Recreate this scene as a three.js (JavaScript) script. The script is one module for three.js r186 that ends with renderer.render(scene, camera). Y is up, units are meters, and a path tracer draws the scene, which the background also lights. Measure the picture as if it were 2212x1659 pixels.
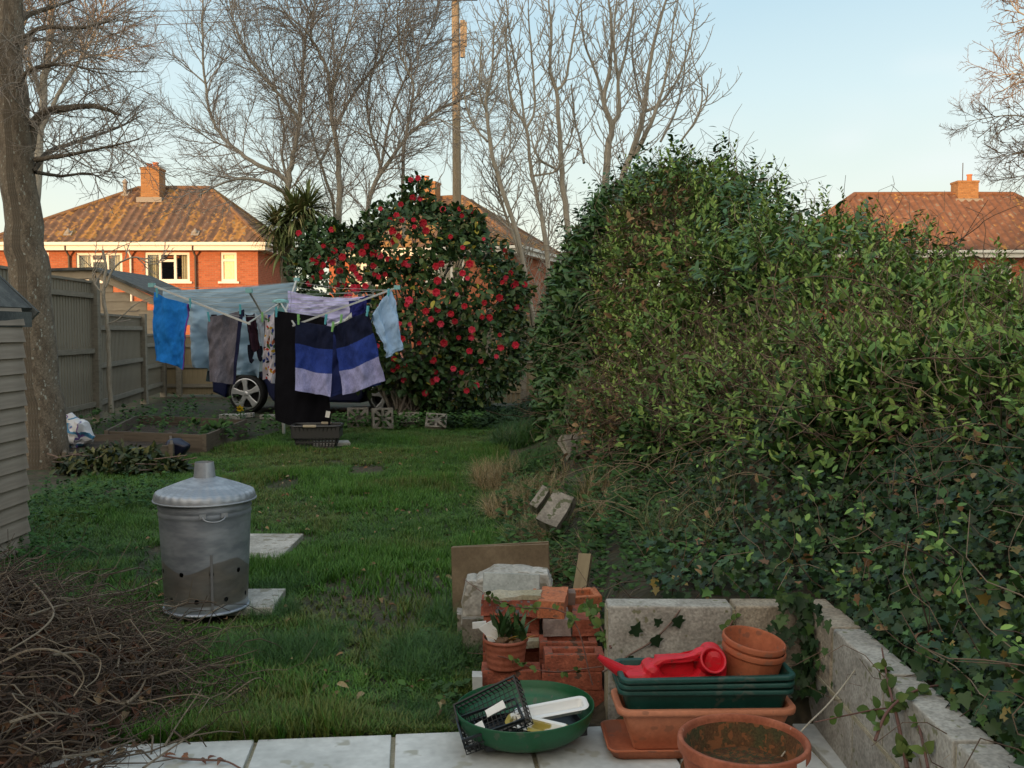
import * as THREE from 'three';
import { RoundedBoxGeometry } from 'three/addons/geometries/RoundedBoxGeometry.js';
import { mergeGeometries } from 'three/addons/utils/BufferGeometryUtils.js';

// ---------------------------------------------------------------- camera, sky, sun, exposure
const scene = new THREE.Scene();
const EYE = 1.35, PITCH = 3.07 * Math.PI / 180;
const camera = new THREE.PerspectiveCamera(42.4, 1024 / 768, 0.05, 900);
camera.position.set(0, EYE, 0);
camera.rotation.set(-PITCH, 0, 0);
const renderer = new THREE.WebGLRenderer({ antialias: true });
renderer.setSize(1024, 768);
renderer.toneMapping = THREE.LinearToneMapping;
renderer.toneMappingExposure = 1.06;
renderer.shadowMap.enabled = true;

const SUN_AZ = 32 * Math.PI / 180, SUN_EL = 4 * Math.PI / 180;          // behind the camera, to the left, just above the roofs
const SUN = new THREE.Vector3(-Math.sin(SUN_AZ) * Math.cos(SUN_EL), Math.sin(SUN_EL), Math.cos(SUN_AZ) * Math.cos(SUN_EL));
const sun = new THREE.DirectionalLight(new THREE.Color().setRGB(1.0, 0.58, 0.27), 5.0);
sun.position.copy(SUN).multiplyScalar(120); sun.target.position.set(0, 0, -20);
sun.castShadow = true; sun.shadow.mapSize.set(4096, 4096);
Object.assign(sun.shadow.camera, { left: -60, right: 60, top: 40, bottom: -40, near: 1, far: 260 });
scene.add(sun, sun.target);

// ---------------------------------------------------------------- small maths
function rng(seed) { let a = seed >>> 0; return () => { a = (a + 0x6D2B79F5) | 0; let t = Math.imul(a ^ (a >>> 15), 1 | a); t = (t + Math.imul(t ^ (t >>> 7), 61 | t)) ^ t; return ((t ^ (t >>> 14)) >>> 0) / 4294967296; }; }
const clamp = (v, a = 0, b = 1) => Math.min(b, Math.max(a, v));
const lerp = (a, b, t) => a + (b - a) * t;
const sstep = (a, b, x) => { const t = clamp((x - a) / (b - a)); return t * t * (3 - 2 * t); };
const hash = (x, y, z) => { let h = Math.imul(x, 374761393) + Math.imul(y, 668265263) + Math.imul(z, 2147483647 ^ 0x51ED270B) | 0; h = Math.imul(h ^ (h >>> 13), 1274126177); return ((h ^ (h >>> 16)) >>> 0) / 4294967296; };
function noise(x, y, z = 0) {
  const X = Math.floor(x), Y = Math.floor(y), Z = Math.floor(z); let u = x - X, v = y - Y, w = z - Z;
  u = u * u * (3 - 2 * u); v = v * v * (3 - 2 * v); w = w * w * (3 - 2 * w);
  const L = (k) => lerp(lerp(hash(X, Y, Z + k), hash(X + 1, Y, Z + k), u), lerp(hash(X, Y + 1, Z + k), hash(X + 1, Y + 1, Z + k), u), v);
  return lerp(L(0), L(1), w);
}
function fbm(x, y, z = 0, o = 4) { let s = 0, a = 0.5, n = 0; for (let i = 0; i < o; i++) { s += a * noise(x, y, z); n += a; x = x * 2.03 + 17.1; y = y * 2.03 + 9.7; z = z * 2.03 + 3.3; a *= 0.5; } return s / n; }
// noise that tiles with period per (integers), for textures
function tnoise(x, y, p, s = 0) {
  const X = Math.floor(x), Y = Math.floor(y); let u = x - X, v = y - Y; u = u * u * (3 - 2 * u); v = v * v * (3 - 2 * v);
  const m = (a) => ((a % p) + p) % p;
  return lerp(lerp(hash(m(X), m(Y), s), hash(m(X + 1), m(Y), s), u), lerp(hash(m(X), m(Y + 1), s), hash(m(X + 1), m(Y + 1), s), u), v);
}
function tfbm(u, v, p, o = 4, s = 0) { let r = 0, a = 0.5, n = 0; for (let i = 0; i < o; i++) { r += a * tnoise(u * p, v * p, p, s + i); n += a; p *= 2; a *= 0.55; } return r / n; }
const V = (x, y, z) => new THREE.Vector3(x, y, z);
const C = (r, g, b) => new THREE.Color().setRGB(r, g, b);
// photograph measures: x 0..2212, y 0..1659 -> points of the place at a given distance or height
const FP = 829.5 / Math.tan(42.4 / 2 * Math.PI / 180), cP = Math.cos(PITCH), sP = Math.sin(PITCH);
function dirOf(x, y) { const cx = (x - 1106) / FP, cy = (829.5 - y) / FP; return V(cx, cy * cP - sP, -cy * sP - cP); }
function P(x, y, d) { const r = dirOf(x, y); return V(0, EYE, 0).addScaledVector(r, d / -r.z); }
function G(x, y, h = 0) { const r = dirOf(x, y); return V(0, EYE, 0).addScaledVector(r, (h - EYE) / r.y); }

// the computed sky: clear, blue above, pale and faintly yellow-green at the horizon, warmer towards the low sun
{
  const w = 512, h = 256, data = new Float32Array(w * h * 4);
  const stops = [[-90, .34, .32, .27], [-1, .70, .67, .50], [1, .96, .93, .68], [4, .88, .91, .74], [8, .77, .88, .82], [13, .63, .81, .86], [18, .49, .70, .82], [30, .39, .59, .74], [90, .32, .48, .66]];
  for (let j = 0; j < h; j++) for (let i = 0; i < w; i++) {
    const el = ((j + .5) / h - .5) * 180, ph = ((i + .5) / w - .5) * 2 * Math.PI, ce = Math.cos(el * Math.PI / 180);
    const d = V(Math.cos(ph) * ce, Math.sin(el * Math.PI / 180), Math.sin(ph) * ce);
    let k = 0; while (k < stops.length - 2 && el > stops[k + 1][0]) k++;
    const a = stops[k], b = stops[k + 1], t = clamp((el - a[0]) / (b[0] - a[0]));
    let c = [1, 2, 3].map((q) => lerp(a[q], b[q], t));
    const toSun = clamp(d.dot(SUN)), az = d.x;
    const right = sstep(-.1, .9, az) * sstep(2, 16, el) * .14;                       // a little paler to the right
    c = c.map((q, n) => q + right * [.9, .7, .45][n]);
    const glow = Math.pow(.5 + .5 * d.dot(SUN), 3) * sstep(-4, 3, el) * (1 - .45 * sstep(25, 90, el));
    c = c.map((q, n) => q + glow * [1.9, 1.35, .75][n]);
    if (el > 0) {                                                                      // thin streaks of high cloud
      const s = fbm(d.x * 4 / (d.y + .25), d.z * 3 / (d.y + .25) + d.y * 26, 2.2, 5), m = sstep(.5, .78, s) * sstep(1, 7, el) * (.16 + .34 * sstep(-.1, .5, az));
      c = c.map((q, n) => lerp(q, [.88, .93, .95][n] * (1 + glow), m));
    }
    const o = (j * w + i) * 4; data[o] = c[0]; data[o + 1] = c[1]; data[o + 2] = c[2]; data[o + 3] = 1;
  }
  const tex = new THREE.DataTexture(data, w, h, THREE.RGBAFormat, THREE.FloatType);
  tex.mapping = THREE.EquirectangularReflectionMapping; tex.magFilter = THREE.LinearFilter; tex.minFilter = THREE.LinearFilter; tex.wrapS = THREE.RepeatWrapping; tex.needsUpdate = true;
  scene.background = tex; scene.environment = tex;
}

// ---------------------------------------------------------------- names and tags
const taken = {};
function numbered(n) { if (!(n in taken)) { taken[n] = 0; return n; } return n + '_' + String(++taken[n]).padStart(3, '0'); }
function tag(o, label, category, group, kind) { if (label) o.userData.label = label; if (category) o.userData.category = category; if (group) o.userData.group = group; if (kind) o.userData.kind = kind; return o; }
function thing(name, label, category, pos = [0, 0, 0], turn = 0, group, kind) {
  const o = new THREE.Group(); o.name = numbered(name); scene.add(o);
  if (pos.isVector3) o.position.copy(pos); else o.position.set(...pos);
  o.rotation.y = turn; return tag(o, label, category, group, kind);
}
function part(name, geo, mat, parent, kind) { const m = new THREE.Mesh(geo, mat); m.name = parent === scene ? numbered(name) : name; parent.add(m); if (kind) m.userData.kind = kind; return m; }
const merge = (list) => { const l = list.filter(Boolean).map((g) => { const h = g.index ? g.toNonIndexed() : g; for (const k of Object.keys(h.attributes)) if (!['position', 'normal', 'uv'].includes(k)) h.deleteAttribute(k); if (!h.attributes.uv) h.setAttribute('uv', new THREE.BufferAttribute(new Float32Array(h.attributes.position.count * 2), 2)); return h; }); return l.length === 1 ? l[0] : mergeGeometries(l); };

// ---------------------------------------------------------------- geometry helpers
function uvBox(g, s = 1) {                                           // uv in metres, by the way each face points
  if (g.index) g = g.toNonIndexed();
  const p = g.attributes.position, n = g.attributes.normal, uv = new Float32Array(p.count * 2);
  for (let i = 0; i < p.count; i += 3) {
    const ax = Math.abs(n.getX(i) + n.getX(i + 1) + n.getX(i + 2)), ay = Math.abs(n.getY(i) + n.getY(i + 1) + n.getY(i + 2)), az = Math.abs(n.getZ(i) + n.getZ(i + 1) + n.getZ(i + 2));
    for (let k = i; k < i + 3; k++) { const x = p.getX(k), y = p.getY(k), z = p.getZ(k); let a, b; if (ax >= ay && ax >= az) { a = z; b = y; } else if (ay >= az) { a = x; b = z; } else { a = x; b = y; } uv[k * 2] = a * s; uv[k * 2 + 1] = b * s; }
  }
  g.setAttribute('uv', new THREE.BufferAttribute(uv, 2)); return g;
}
const T = (g, x, y, z, rx = 0, ry = 0, rz = 0) => { if (rx) g.rotateX(rx); if (rz) g.rotateZ(rz); if (ry) g.rotateY(ry); return g.translate(x, y, z); };
const box = (w, h, d, x = 0, y = 0, z = 0, ry = 0, s = 1) => T(uvBox(new THREE.BoxGeometry(w, h, d), s), x, y, z, 0, ry);
const rbox = (w, h, d, r = .004, x = 0, y = 0, z = 0) => uvBox(new RoundedBoxGeometry(w, h, d, 1, r)).translate(x, y, z);
function jitter(g, amp, f, seed = 0) {                                // uneven, hand-made surfaces; welded by position
  const p = g.attributes.position;
  for (let i = 0; i < p.count; i++) { const x = p.getX(i), y = p.getY(i), z = p.getZ(i); p.setXYZ(i, x + amp * (noise(x * f + 7 + seed, y * f, z * f) - .5) * 2, y + amp * (noise(x * f, y * f + 31 + seed, z * f) - .5) * 2, z + amp * (noise(x * f, y * f, z * f + 53 + seed) - .5) * 2); }
  g.computeVertexNormals(); return g;
}
function between(a, b, w, h, s = 1) {                                  // a bar from a to b
  const L = a.distanceTo(b), g = uvBox(new THREE.BoxGeometry(w, h, L), s), m = new THREE.Matrix4().lookAt(a, b, Math.abs(a.x - b.x) + Math.abs(a.z - b.z) < 1e-4 ? V(1, 0, 0) : V(0, 1, 0));
  m.setPosition(a.clone().add(b).multiplyScalar(.5)); return g.applyMatrix4(m);
}
const lathe = (pts, n = 48) => {                                       // uv in metres round and along the profile
  const g = new THREE.LatheGeometry(pts.map(([r, y]) => new THREE.Vector2(r, y)), n), uv = g.attributes.uv, R = Math.max(...pts.map((p) => p[0])); const acc = [0]; for (let i = 1; i < pts.length; i++) acc.push(acc[i - 1] + Math.hypot(pts[i][0] - pts[i - 1][0], pts[i][1] - pts[i - 1][1]));
  for (let i = 0; i < uv.count; i++) uv.setXY(i, uv.getX(i) * 2 * Math.PI * R, acc[i % pts.length]); return g;
};
class TB {                                                             // collects tubes into one mesh
  constructor() { this.p = []; this.n = []; this.i = []; this.u = []; }
  tube(pts, rad, sides = 5, cap = true) {
    const m = pts.length; let up = V(.31, .2, .93); const base = this.p.length / 3; const t = V(0, 0, 0), a = V(0, 0, 0), b = V(0, 0, 0); let len = 0;
    for (let k = 0; k < m; k++) {
      t.subVectors(pts[Math.min(m - 1, k + 1)], pts[Math.max(0, k - 1)]).normalize();
      a.copy(up).addScaledVector(t, -up.dot(t)); if (a.lengthSq() < 1e-6) a.set(t.y, -t.x, t.z + .1).addScaledVector(t, -a.dot(t)); a.normalize(); b.crossVectors(t, a); up.copy(a);
      if (k) len += pts[k].distanceTo(pts[k - 1]);
      const r = typeof rad === 'function' ? rad(k / (m - 1)) : rad;
      for (let s = 0; s < sides; s++) { const q = s / sides * 2 * Math.PI, c = Math.cos(q), d = Math.sin(q), nx = a.x * c + b.x * d, ny = a.y * c + b.y * d, nz = a.z * c + b.z * d; this.p.push(pts[k].x + nx * r, pts[k].y + ny * r, pts[k].z + nz * r); this.n.push(nx, ny, nz); this.u.push(s / sides * 2, len); }
    }
    for (let k = 0; k < m - 1; k++) for (let s = 0; s < sides; s++) { const x = base + k * sides + s, y = base + k * sides + (s + 1) % sides; this.i.push(x, y, x + sides, y, y + sides, x + sides); }
    if (cap) { const e = base + (m - 1) * sides; for (let s = 1; s < sides - 1; s++) this.i.push(e, e + s, e + s + 1); for (let s = 1; s < sides - 1; s++) this.i.push(base, base + s + 1, base + s); }
    return this;
  }
  get count() { return this.i.length / 3; }
  geo() { const g = new THREE.BufferGeometry(); g.setAttribute('position', new THREE.Float32BufferAttribute(this.p, 3)); g.setAttribute('normal', new THREE.Float32BufferAttribute(this.n, 3)); g.setAttribute('uv', new THREE.Float32BufferAttribute(this.u, 2)); g.setIndex(this.i); return g; }
}
const curve = (pts, n) => new THREE.CatmullRomCurve3(pts).getPoints(n);
function grid(nu, nv, f) {                                             // f(u, v) -> Vector3; uv = (u, v)
  const p = [], uv = [], ix = [];
  for (let j = 0; j <= nv; j++) for (let i = 0; i <= nu; i++) { const q = f(i / nu, j / nv); p.push(q.x, q.y, q.z); uv.push(i / nu, j / nv); }
  for (let j = 0; j < nv; j++) for (let i = 0; i < nu; i++) { const a = j * (nu + 1) + i; ix.push(a, a + 1, a + nu + 1, a + 1, a + nu + 2, a + nu + 1); }
  const g = new THREE.BufferGeometry(); g.setAttribute('position', new THREE.Float32BufferAttribute(p, 3)); g.setAttribute('uv', new THREE.Float32BufferAttribute(uv, 2)); g.setIndex(ix); g.computeVertexNormals(); return g;
}
function extrude(pts, depth, bevel = 0, holes = []) {                  // an outline in x, y given a depth in z, centred
  const s = new THREE.Shape(pts.map(([x, y]) => new THREE.Vector2(x, y)));
  for (const h of holes) s.holes.push(new THREE.Path(h.map(([x, y]) => new THREE.Vector2(x, y))));
  const g = new THREE.ExtrudeGeometry(s, { depth: depth - 2 * bevel, bevelEnabled: bevel > 0, bevelThickness: bevel, bevelSize: bevel, bevelOffset: -bevel, bevelSegments: 2, curveSegments: 6 });
  return uvBox(g.translate(0, 0, -depth / 2 + bevel));
}
const smooth = (pts, n = 8, closed = true) => new THREE.CatmullRomCurve3(pts.map(([x, y]) => V(x, y, 0)), closed, 'centripetal').getPoints(pts.length * n).slice(0, closed ? -1 : undefined).map((q) => [q.x, q.y]);

// ---------------------------------------------------------------- textures and materials
function tex(w, h, f, srgb = true, rep = 1) {                          // f(u, v) -> [r, g, b] linear 0..1 (or one value)
  const d = new Uint8Array(w * h * 4);
  const enc = (c) => Math.round(255 * clamp(srgb ? (c <= .0031308 ? 12.92 * c : 1.055 * Math.pow(c, 1 / 2.4) - .055) : c));
  for (let j = 0; j < h; j++) for (let i = 0; i < w; i++) { let c = f((i + .5) / w, (j + .5) / h); if (typeof c === 'number') c = [c, c, c]; const o = (j * w + i) * 4; d[o] = enc(c[0]); d[o + 1] = enc(c[1]); d[o + 2] = enc(c[2]); d[o + 3] = 255; }
  const t = new THREE.DataTexture(d, w, h, THREE.RGBAFormat); t.wrapS = t.wrapT = THREE.RepeatWrapping; t.magFilter = THREE.LinearFilter; t.minFilter = THREE.LinearFilter; t.colorSpace = srgb ? THREE.SRGBColorSpace : THREE.NoColorSpace; t.repeat.set(rep, rep); t.needsUpdate = true; return t;
}
const mix3 = (a, b, t) => [lerp(a[0], b[0], t), lerp(a[1], b[1], t), lerp(a[2], b[2], t)];
const mul3 = (a, k) => [a[0] * k, a[1] * k, a[2] * k];
const M = {};
const std = (o) => new THREE.MeshStandardMaterial({ roughness: .9, ...o });
const phys = (o) => new THREE.MeshPhysicalMaterial({ roughness: .6, ...o });
// a mottled material: two tones over a period in metres, grain and pits
function mottled(a, b, per, { rough = .92, bump = .002, p = 5, grain = .25, seed = 1, n = 256, spots, ...more } = {}) {
  const map = tex(n, n, (u, v) => { const m = sstep(.32, .68, tfbm(u, v, p, 5, seed)), g = 1 + grain * (tfbm(u, v, p * 12, 2, seed + 40) - .5) * 2; let c = mul3(mix3(a, b, m), g); if (spots) { const s = sstep(spots[3], spots[3] + .06, tfbm(u, v, p * 3, 3, seed + 80)); c = mix3(c, spots, s); } return c; }, true, 1 / per);
  const b0 = mottled.b || (mottled.b = tex(256, 256, (u, v) => .6 * tfbm(u, v, 15, 4, 10) + .4 * tfbm(u, v, 70, 2, 20), false)), bm = b0.clone(); bm.repeat.set(1 / per, 1 / per); bm.needsUpdate = true;
  return std({ map, bumpMap: bm, bumpScale: bump, roughness: rough, ...more });
}
const wood = (a, b, per = .6, seed = 1, along = 'u', rough = .85) => {
  const F = (u, v) => { const s = along === 'u' ? tfbm(u, v * 1, 2, 1, seed) * .25 + tnoise(u * 3, v * 40, 40 * 3, seed) * .5 + tnoise(u * 6, v * 96, 96, seed + 3) * .35 : tfbm(u, v, 2, 1, seed) * .25 + tnoise(u * 40, v * 3, 120, seed) * .5 + tnoise(u * 96, v * 6, 96, seed + 3) * .35; return s; };
  return std({ map: tex(256, 256, (u, v) => mul3(mix3(a, b, clamp(F(u, v))), .85 + .3 * tfbm(u, v, 6, 3, seed + 5)), true, 1 / per), bumpMap: tex(256, 256, F, false, 1 / per), bumpScale: .002, roughness: rough });
};
M.brick = mottled([.25, .068, .038], [.36, .105, .058], .35, { grain: .3, bump: .004, spots: [.12, .07, .05, .62], seed: 3 });
M.brickOrange = mottled([.34, .10, .042], [.43, .145, .065], .35, { grain: .28, bump: .003, spots: [.20, .09, .05, .66], seed: 4 });
M.brickGrey = mottled([.22, .17, .15], [.32, .25, .22], .35, { grain: .2, seed: 5 });
M.block = mottled([.29, .275, .24], [.365, .35, .31], .5, { grain: .38, bump: .004, seed: 6, p: 6, spots: [.18, .18, .11, .74] });
M.blockBrown = mottled([.25, .21, .16], [.33, .285, .22], .5, { grain: .4, bump: .006, seed: 7, p: 6 });
M.mortar = mottled([.30, .27, .18], [.38, .34, .25], .4, { grain: .3, bump: .004, seed: 8 });
M.slab = mottled([.44, .455, .44], [.58, .595, .575], .9, { grain: .12, bump: .0012, seed: 9, p: 4, spots: [.36, .36, .31, .70] });
M.concrete = mottled([.31, .295, .26], [.46, .44, .40], .6, { grain: .3, bump: .004, seed: 10, spots: [.24, .22, .17, .62] });
M.chunk = mottled([.20, .18, .15], [.30, .27, .23], .5, { grain: .3, bump: .005, seed: 110, spots: [.10, .11, .06, .62] });
M.paver = mottled([.27, .29, .27], [.36, .38, .36], .4, { grain: .2, bump: .0015, seed: 11 });
M.terra = mottled([.36, .10, .042], [.44, .135, .06], .5, { grain: .14, bump: .0008, rough: .75, seed: 12, spots: [.27, .10, .055, .66] });
M.terraPale = mottled([.46, .165, .085], [.56, .22, .12], .6, { grain: .12, bump: .0006, rough: .74, seed: 13, spots: [.36, .15, .085, .68] });
M.terraOld = mottled([.27, .075, .035], [.36, .115, .06], .4, { grain: .18, bump: .0012, rough: .88, seed: 14, spots: [.42, .28, .22, .77] });
M.soil = mottled([.028, .019, .012], [.07, .048, .03], .5, { grain: .6, bump: .02, seed: 15, p: 6 });
M.mossSoil = mottled([.05, .022, .006], [.16, .06, .015], .3, { grain: .4, bump: .006, seed: 16, spots: [.035, .04, .012, .56] });
M.greenPlastic = mottled([.004, .075, .026], [.006, .095, .034], .5, { grain: .12, bump: .0003, rough: .45, seed: 111, spots: [.045, .085, .045, .68] });
M.tealPlastic = mottled([.007, .055, .044], [.010, .07, .056], .5, { grain: .14, bump: .0003, rough: .48, seed: 112, spots: [.05, .08, .065, .69] });
M.redPlastic = mottled([.54, .008, .018], [.64, .012, .026], .4, { grain: .08, bump: .0003, rough: .42, seed: 113, spots: [.46, .03, .03, .70] });
M.whitePlastic = std({ color: C(.78, .78, .76), roughness: .5 });
M.blackPlastic = std({ color: C(.008, .009, .011), roughness: .42 });
M.rail = wood([.16, .138, .105], [.27, .24, .19], .8, 21);
M.fence = wood([.19, .165, .122], [.32, .28, .215], .8, 22, 'v');
M.shed = wood([.20, .16, .125], [.31, .26, .21], .9, 23);
M.gate = wood([.20, .155, .09], [.32, .26, .16], .8, 24, 'v');
M.bed = wood([.07, .055, .04], [.15, .12, .09], .8, 25);
M.pale = wood([.42, .36, .27], [.58, .52, .41], .5, 26);
M.darkWood = wood([.12, .075, .055], [.22, .15, .12], .5, 27);
M.fibre = mottled([.155, .112, .068], [.205, .152, .095], .5, { grain: .18, bump: .0012, seed: 28 });
M.felt = mottled([.05, .055, .055], [.09, .095, .09], .5, { grain: .3, seed: 29 });
M.white = std({ color: C(.70, .68, .62), roughness: .55 });
M.glass = std({ color: C(.03, .035, .035), roughness: .04, metalness: 0 });
M.bark = mottled([.11, .085, .06], [.19, .155, .115], .5, { grain: .5, bump: .014, seed: 30, spots: [.30, .31, .27, .68], p: 4 });
M.barkTwig = std({ color: C(.34, .295, .255), roughness: .9 });
M.barkAsh = mottled([.29, .255, .20], [.39, .35, .285], .6, { grain: .3, bump: .006, seed: 31 });
M.twigAsh = std({ color: C(.38, .345, .30), roughness: .9 });
M.twigWarm = std({ color: C(.19, .13, .085), roughness: .9 });
// ---------------------------------------------------------------- ground
const WALLX = 1.02, WALLZ = -3.36;                                       // inner faces of the block wall
const rise = (x, z) => {
  const b1 = sstep(-.15, 1.1, x) * sstep(-4.5, -5.4, z), b2 = sstep(WALLX + .02, WALLX + .09, x), b3 = sstep(.28, .5, x) * sstep(WALLZ - .02, WALLZ - .1, z);
  const b4 = Math.max(sstep(1.14, 1.95, x) * sstep(-.8, -2, z), sstep(-3.5, -4.7, z) * sstep(.65, 1.5, x)); return .37 * Math.max(b1, b2, b3) + .52 * b4 * sstep(-14, -10, z);
};
function gh(x, z) { return rise(x, z) + (Math.abs(x) < 40 && z < -3.5 && z > -40 ? .05 * (fbm(x * 1.3, z * 1.3, 0, 3) - .5) * sstep(-3.5, -4.5, z) : 0); }
{
  const n = 240, k = 5, m = (t, r) => r * Math.sinh(k * t) / Math.sinh(k);
  const g = grid(n, n, (u, v) => { const x = m(u * 2 - 1, 260), z = -4 - m(v * 2 - 1, 260); return V(x, gh(x, z) - .004, z); });
  const p = g.attributes.position, uv = g.attributes.uv; for (let i = 0; i < p.count; i++) uv.setXY(i, p.getX(i), p.getZ(i));
  const mat = mottled([.030, .030, .012], [.055, .042, .024], 1.7, { grain: .6, bump: .03, seed: 51, n: 512, p: 7, spots: [.03, .055, .014, .60] });
  tag(part('ground', g, mat, scene), 'dark earth and worn turf of the garden and the land beyond', 'ground', null, 'structure');
}
// ---------------------------------------------------------------- patio: each slab laid on a mortar bed
{
  const a = G(306, 1616), b = G(985, 1589), ang = Math.atan2(-(b.z - a.z), b.x - a.x), w = .445;
  const pt = thing('patio', 'pale concrete slab patio along the bottom of the picture', 'patio', [a.x, 0, a.z], ang, null, 'structure');
  part('mortar_bed', uvBox(new THREE.BoxGeometry(5.6, .03, 6.4)).translate(.95, -.012, 3.2), M.mortar, pt);
  const r = rng(5), off = a.distanceTo(G(554, 1608)) % w;
  const gs = [0, 1, 2, 3].map((s) => jitter(uvBox(new RoundedBoxGeometry(w - .014, .04, w - .014, 1, .004)), .0025, 7, s * 9));
  for (let i = -5; i < 7; i++) for (let j = 0; j < 10; j++) {
    const m = part('paving_slab', gs[Math.floor(r() * 4)], M.slab, pt); m.position.set(off + w * (i + .5), .0 + (r() - .5) * .006, w * (j + .5) + .004); m.rotation.set((r() - .5) * .008, Math.floor(r() * 4) * Math.PI / 2, (r() - .5) * .008);
  }
}
// ---------------------------------------------------------------- the houses whose roofs shade the garden, behind the camera
const hipRoof = (w, d, h, over = .35) => {                               // a plain hipped roof, eaves at y = 0
  const W = w / 2 + over, D = d / 2 + over, R = Math.max(.3, w / 2 - d / 2 * .9), q = [V(-W, 0, D), V(W, 0, D), V(W, 0, -D), V(-W, 0, -D), V(-R, h, 0), V(R, h, 0)];
  const f = [[0, 1, 5], [0, 5, 4], [1, 2, 5], [2, 3, 4], [2, 4, 5], [3, 0, 4], [0, 3, 2], [0, 2, 1]], p = []; for (const t of f) for (const i of t) p.push(q[i].x, q[i].y, q[i].z);
  const g = new THREE.BufferGeometry(); g.setAttribute('position', new THREE.Float32BufferAttribute(p, 3)); g.computeVertexNormals(); return uvBox(g);
};
const brickWall = (per, a, b, c) => { const W = .225, H = .075; const F = (u, v) => { const y = v * 8, row = Math.floor(y), x = u * 4 + (row % 2) * .5, col = ((Math.floor(x) % 4) + 4) % 4, fx = x - Math.floor(x), fy = y - row; return [fx, fy, col, row]; };
  const map = tex(256, 256, (u, v) => { const [fx, fy, col, row] = F(u, v), j = fx < .045 || fy < .13; if (j) return mul3(c, .9 + .2 * tnoise(u * 64, v * 64, 64)); return mul3(mix3(a, b, hash(col, row, 5)), .85 + .3 * tfbm(u, v, 24, 2)); });
  map.repeat.set(1 / (W * 4), 1 / (H * 8)); const bm = tex(256, 256, (u, v) => { const [fx, fy] = F(u, v); return fx < .045 || fy < .13 ? 0 : 1; }, false); bm.repeat.copy(map.repeat);
  return std({ map, bumpMap: bm, bumpScale: .006, roughness: .92 }); };
M.houseBrick = brickWall(1, [.31, .085, .036], [.42, .125, .055], [.36, .22, .14]);
{
  const h = thing('terraced_house', 'long brick terrace across the road at the back of the viewer', 'house', [-13.5, 0, 20]);
  part('wall', uvBox(new THREE.BoxGeometry(50, 6.2, 8)).translate(0, 3.1, 0), M.houseBrick, h);
  part('roof', hipRoof(50, 8, 3.6).translate(0, 6.2, 0), M.felt, h);
}
// ---------------------------------------------------------------- houses across the gardens
const tileMat = (lichen, a, b, cov) => std({ roughness: .95, map: (() => { const t = tex(512, 512, (u, v) => {
  const cell = hash(Math.floor(u * 16), Math.floor(v * 16), 3), m = tfbm(u, v * .5, 6, 4, 2), f = tfbm(u, v, 30, 2, 8), st = tnoise(u * 16, v * 2, 16, 21);
  let c = mul3(mix3(a, b, cell), .75 + .5 * f); const st2 = tnoise(u * 32, v * 3, 32, 29), sp = tnoise(u * 64, v * 40, 128, 33); const L = sstep(cov, cov + .10, m * .34 + f * .12 + st * .22 + st2 * .22 + sp * .22); c = mix3(c, mul3(lichen, .7 + .6 * sp), L * .9); const gy = sstep(.80, .86, sp * .6 + f * .5); c = mix3(c, [.20, .18, .14], gy * .7); return mul3(c, sstep(.0, .09, (v * 16) % 1) * .35 + .65); }); t.repeat.set(1 / 4.8, 1 / 5.6); return t; })() });
M.roofLichen = tileMat([.30, .155, .04], [.105, .062, .04], [.165, .095, .058], .55);
M.roofBrown = tileMat([.34, .17, .04], [.155, .068, .036], [.20, .092, .05], .66);
function tiled(a, b, c, d, cols, rows, amp) {                             // pantiles between eaves a-b and ridge d-c: rolls across, steps up the slope
  const n = V(0, 0, 0).crossVectors(V(0, 0, 0).subVectors(b, a), V(0, 0, 0).subVectors(d, a)).normalize(), LU = a.distanceTo(b), nu = cols * 6, nv = rows * 3, mid = a.clone().add(b).multiplyScalar(.5), U = b.clone().sub(a).normalize();
  const g = grid(nu, nv, (u, v) => { const p = a.clone().lerp(b, u), q = d.clone().lerp(c, u), o = p.lerp(q, v); const along = o.clone().sub(mid).dot(U) + LU / 2; const w = Math.pow(.5 + .5 * Math.cos(along / (LU / cols) * 2 * Math.PI), 1.6), st = 1 - ((v * rows) % 1); return o.addScaledVector(n, amp * w + .025 * (v >= 1 ? 0 : st) + .012 * (noise(along * 2, v * 30) - .5)); });
  const p = g.attributes.position, uv = g.attributes.uv, S = d.clone().lerp(c, .5).sub(mid), LS = S.length(); S.normalize();
  for (let i = 0; i < p.count; i++) { const q = V(p.getX(i), p.getY(i), p.getZ(i)).sub(mid); uv.setXY(i, (q.dot(U) + LU / 2) / (LU / cols) * .3, q.dot(S) / LS * rows * .35); } return g;
}
function pane(w, x0, x1, y0, y1) { return box(x1 - x0, y1 - y0, .02, (x0 + x1) / 2, (y0 + y1) / 2, w); }
M.stackBrick = brickWall(1, [.26, .12, .045], [.36, .18, .07], [.30, .20, .11]);
M.curtain = std({ color: C(.52, .46, .32), roughness: .95 });
M.pot = mottled([.46, .15, .06], [.52, .19, .08], .4, { seed: 61 });
M.pipe = std({ color: C(.06, .045, .035), roughness: .6 });
M.lead = std({ color: C(.25, .23, .20), roughness: .8 });
M.blind = mottled([.60, .42, .18], [.70, .52, .24], .25, { seed: 62, grain: .3 });
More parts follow.
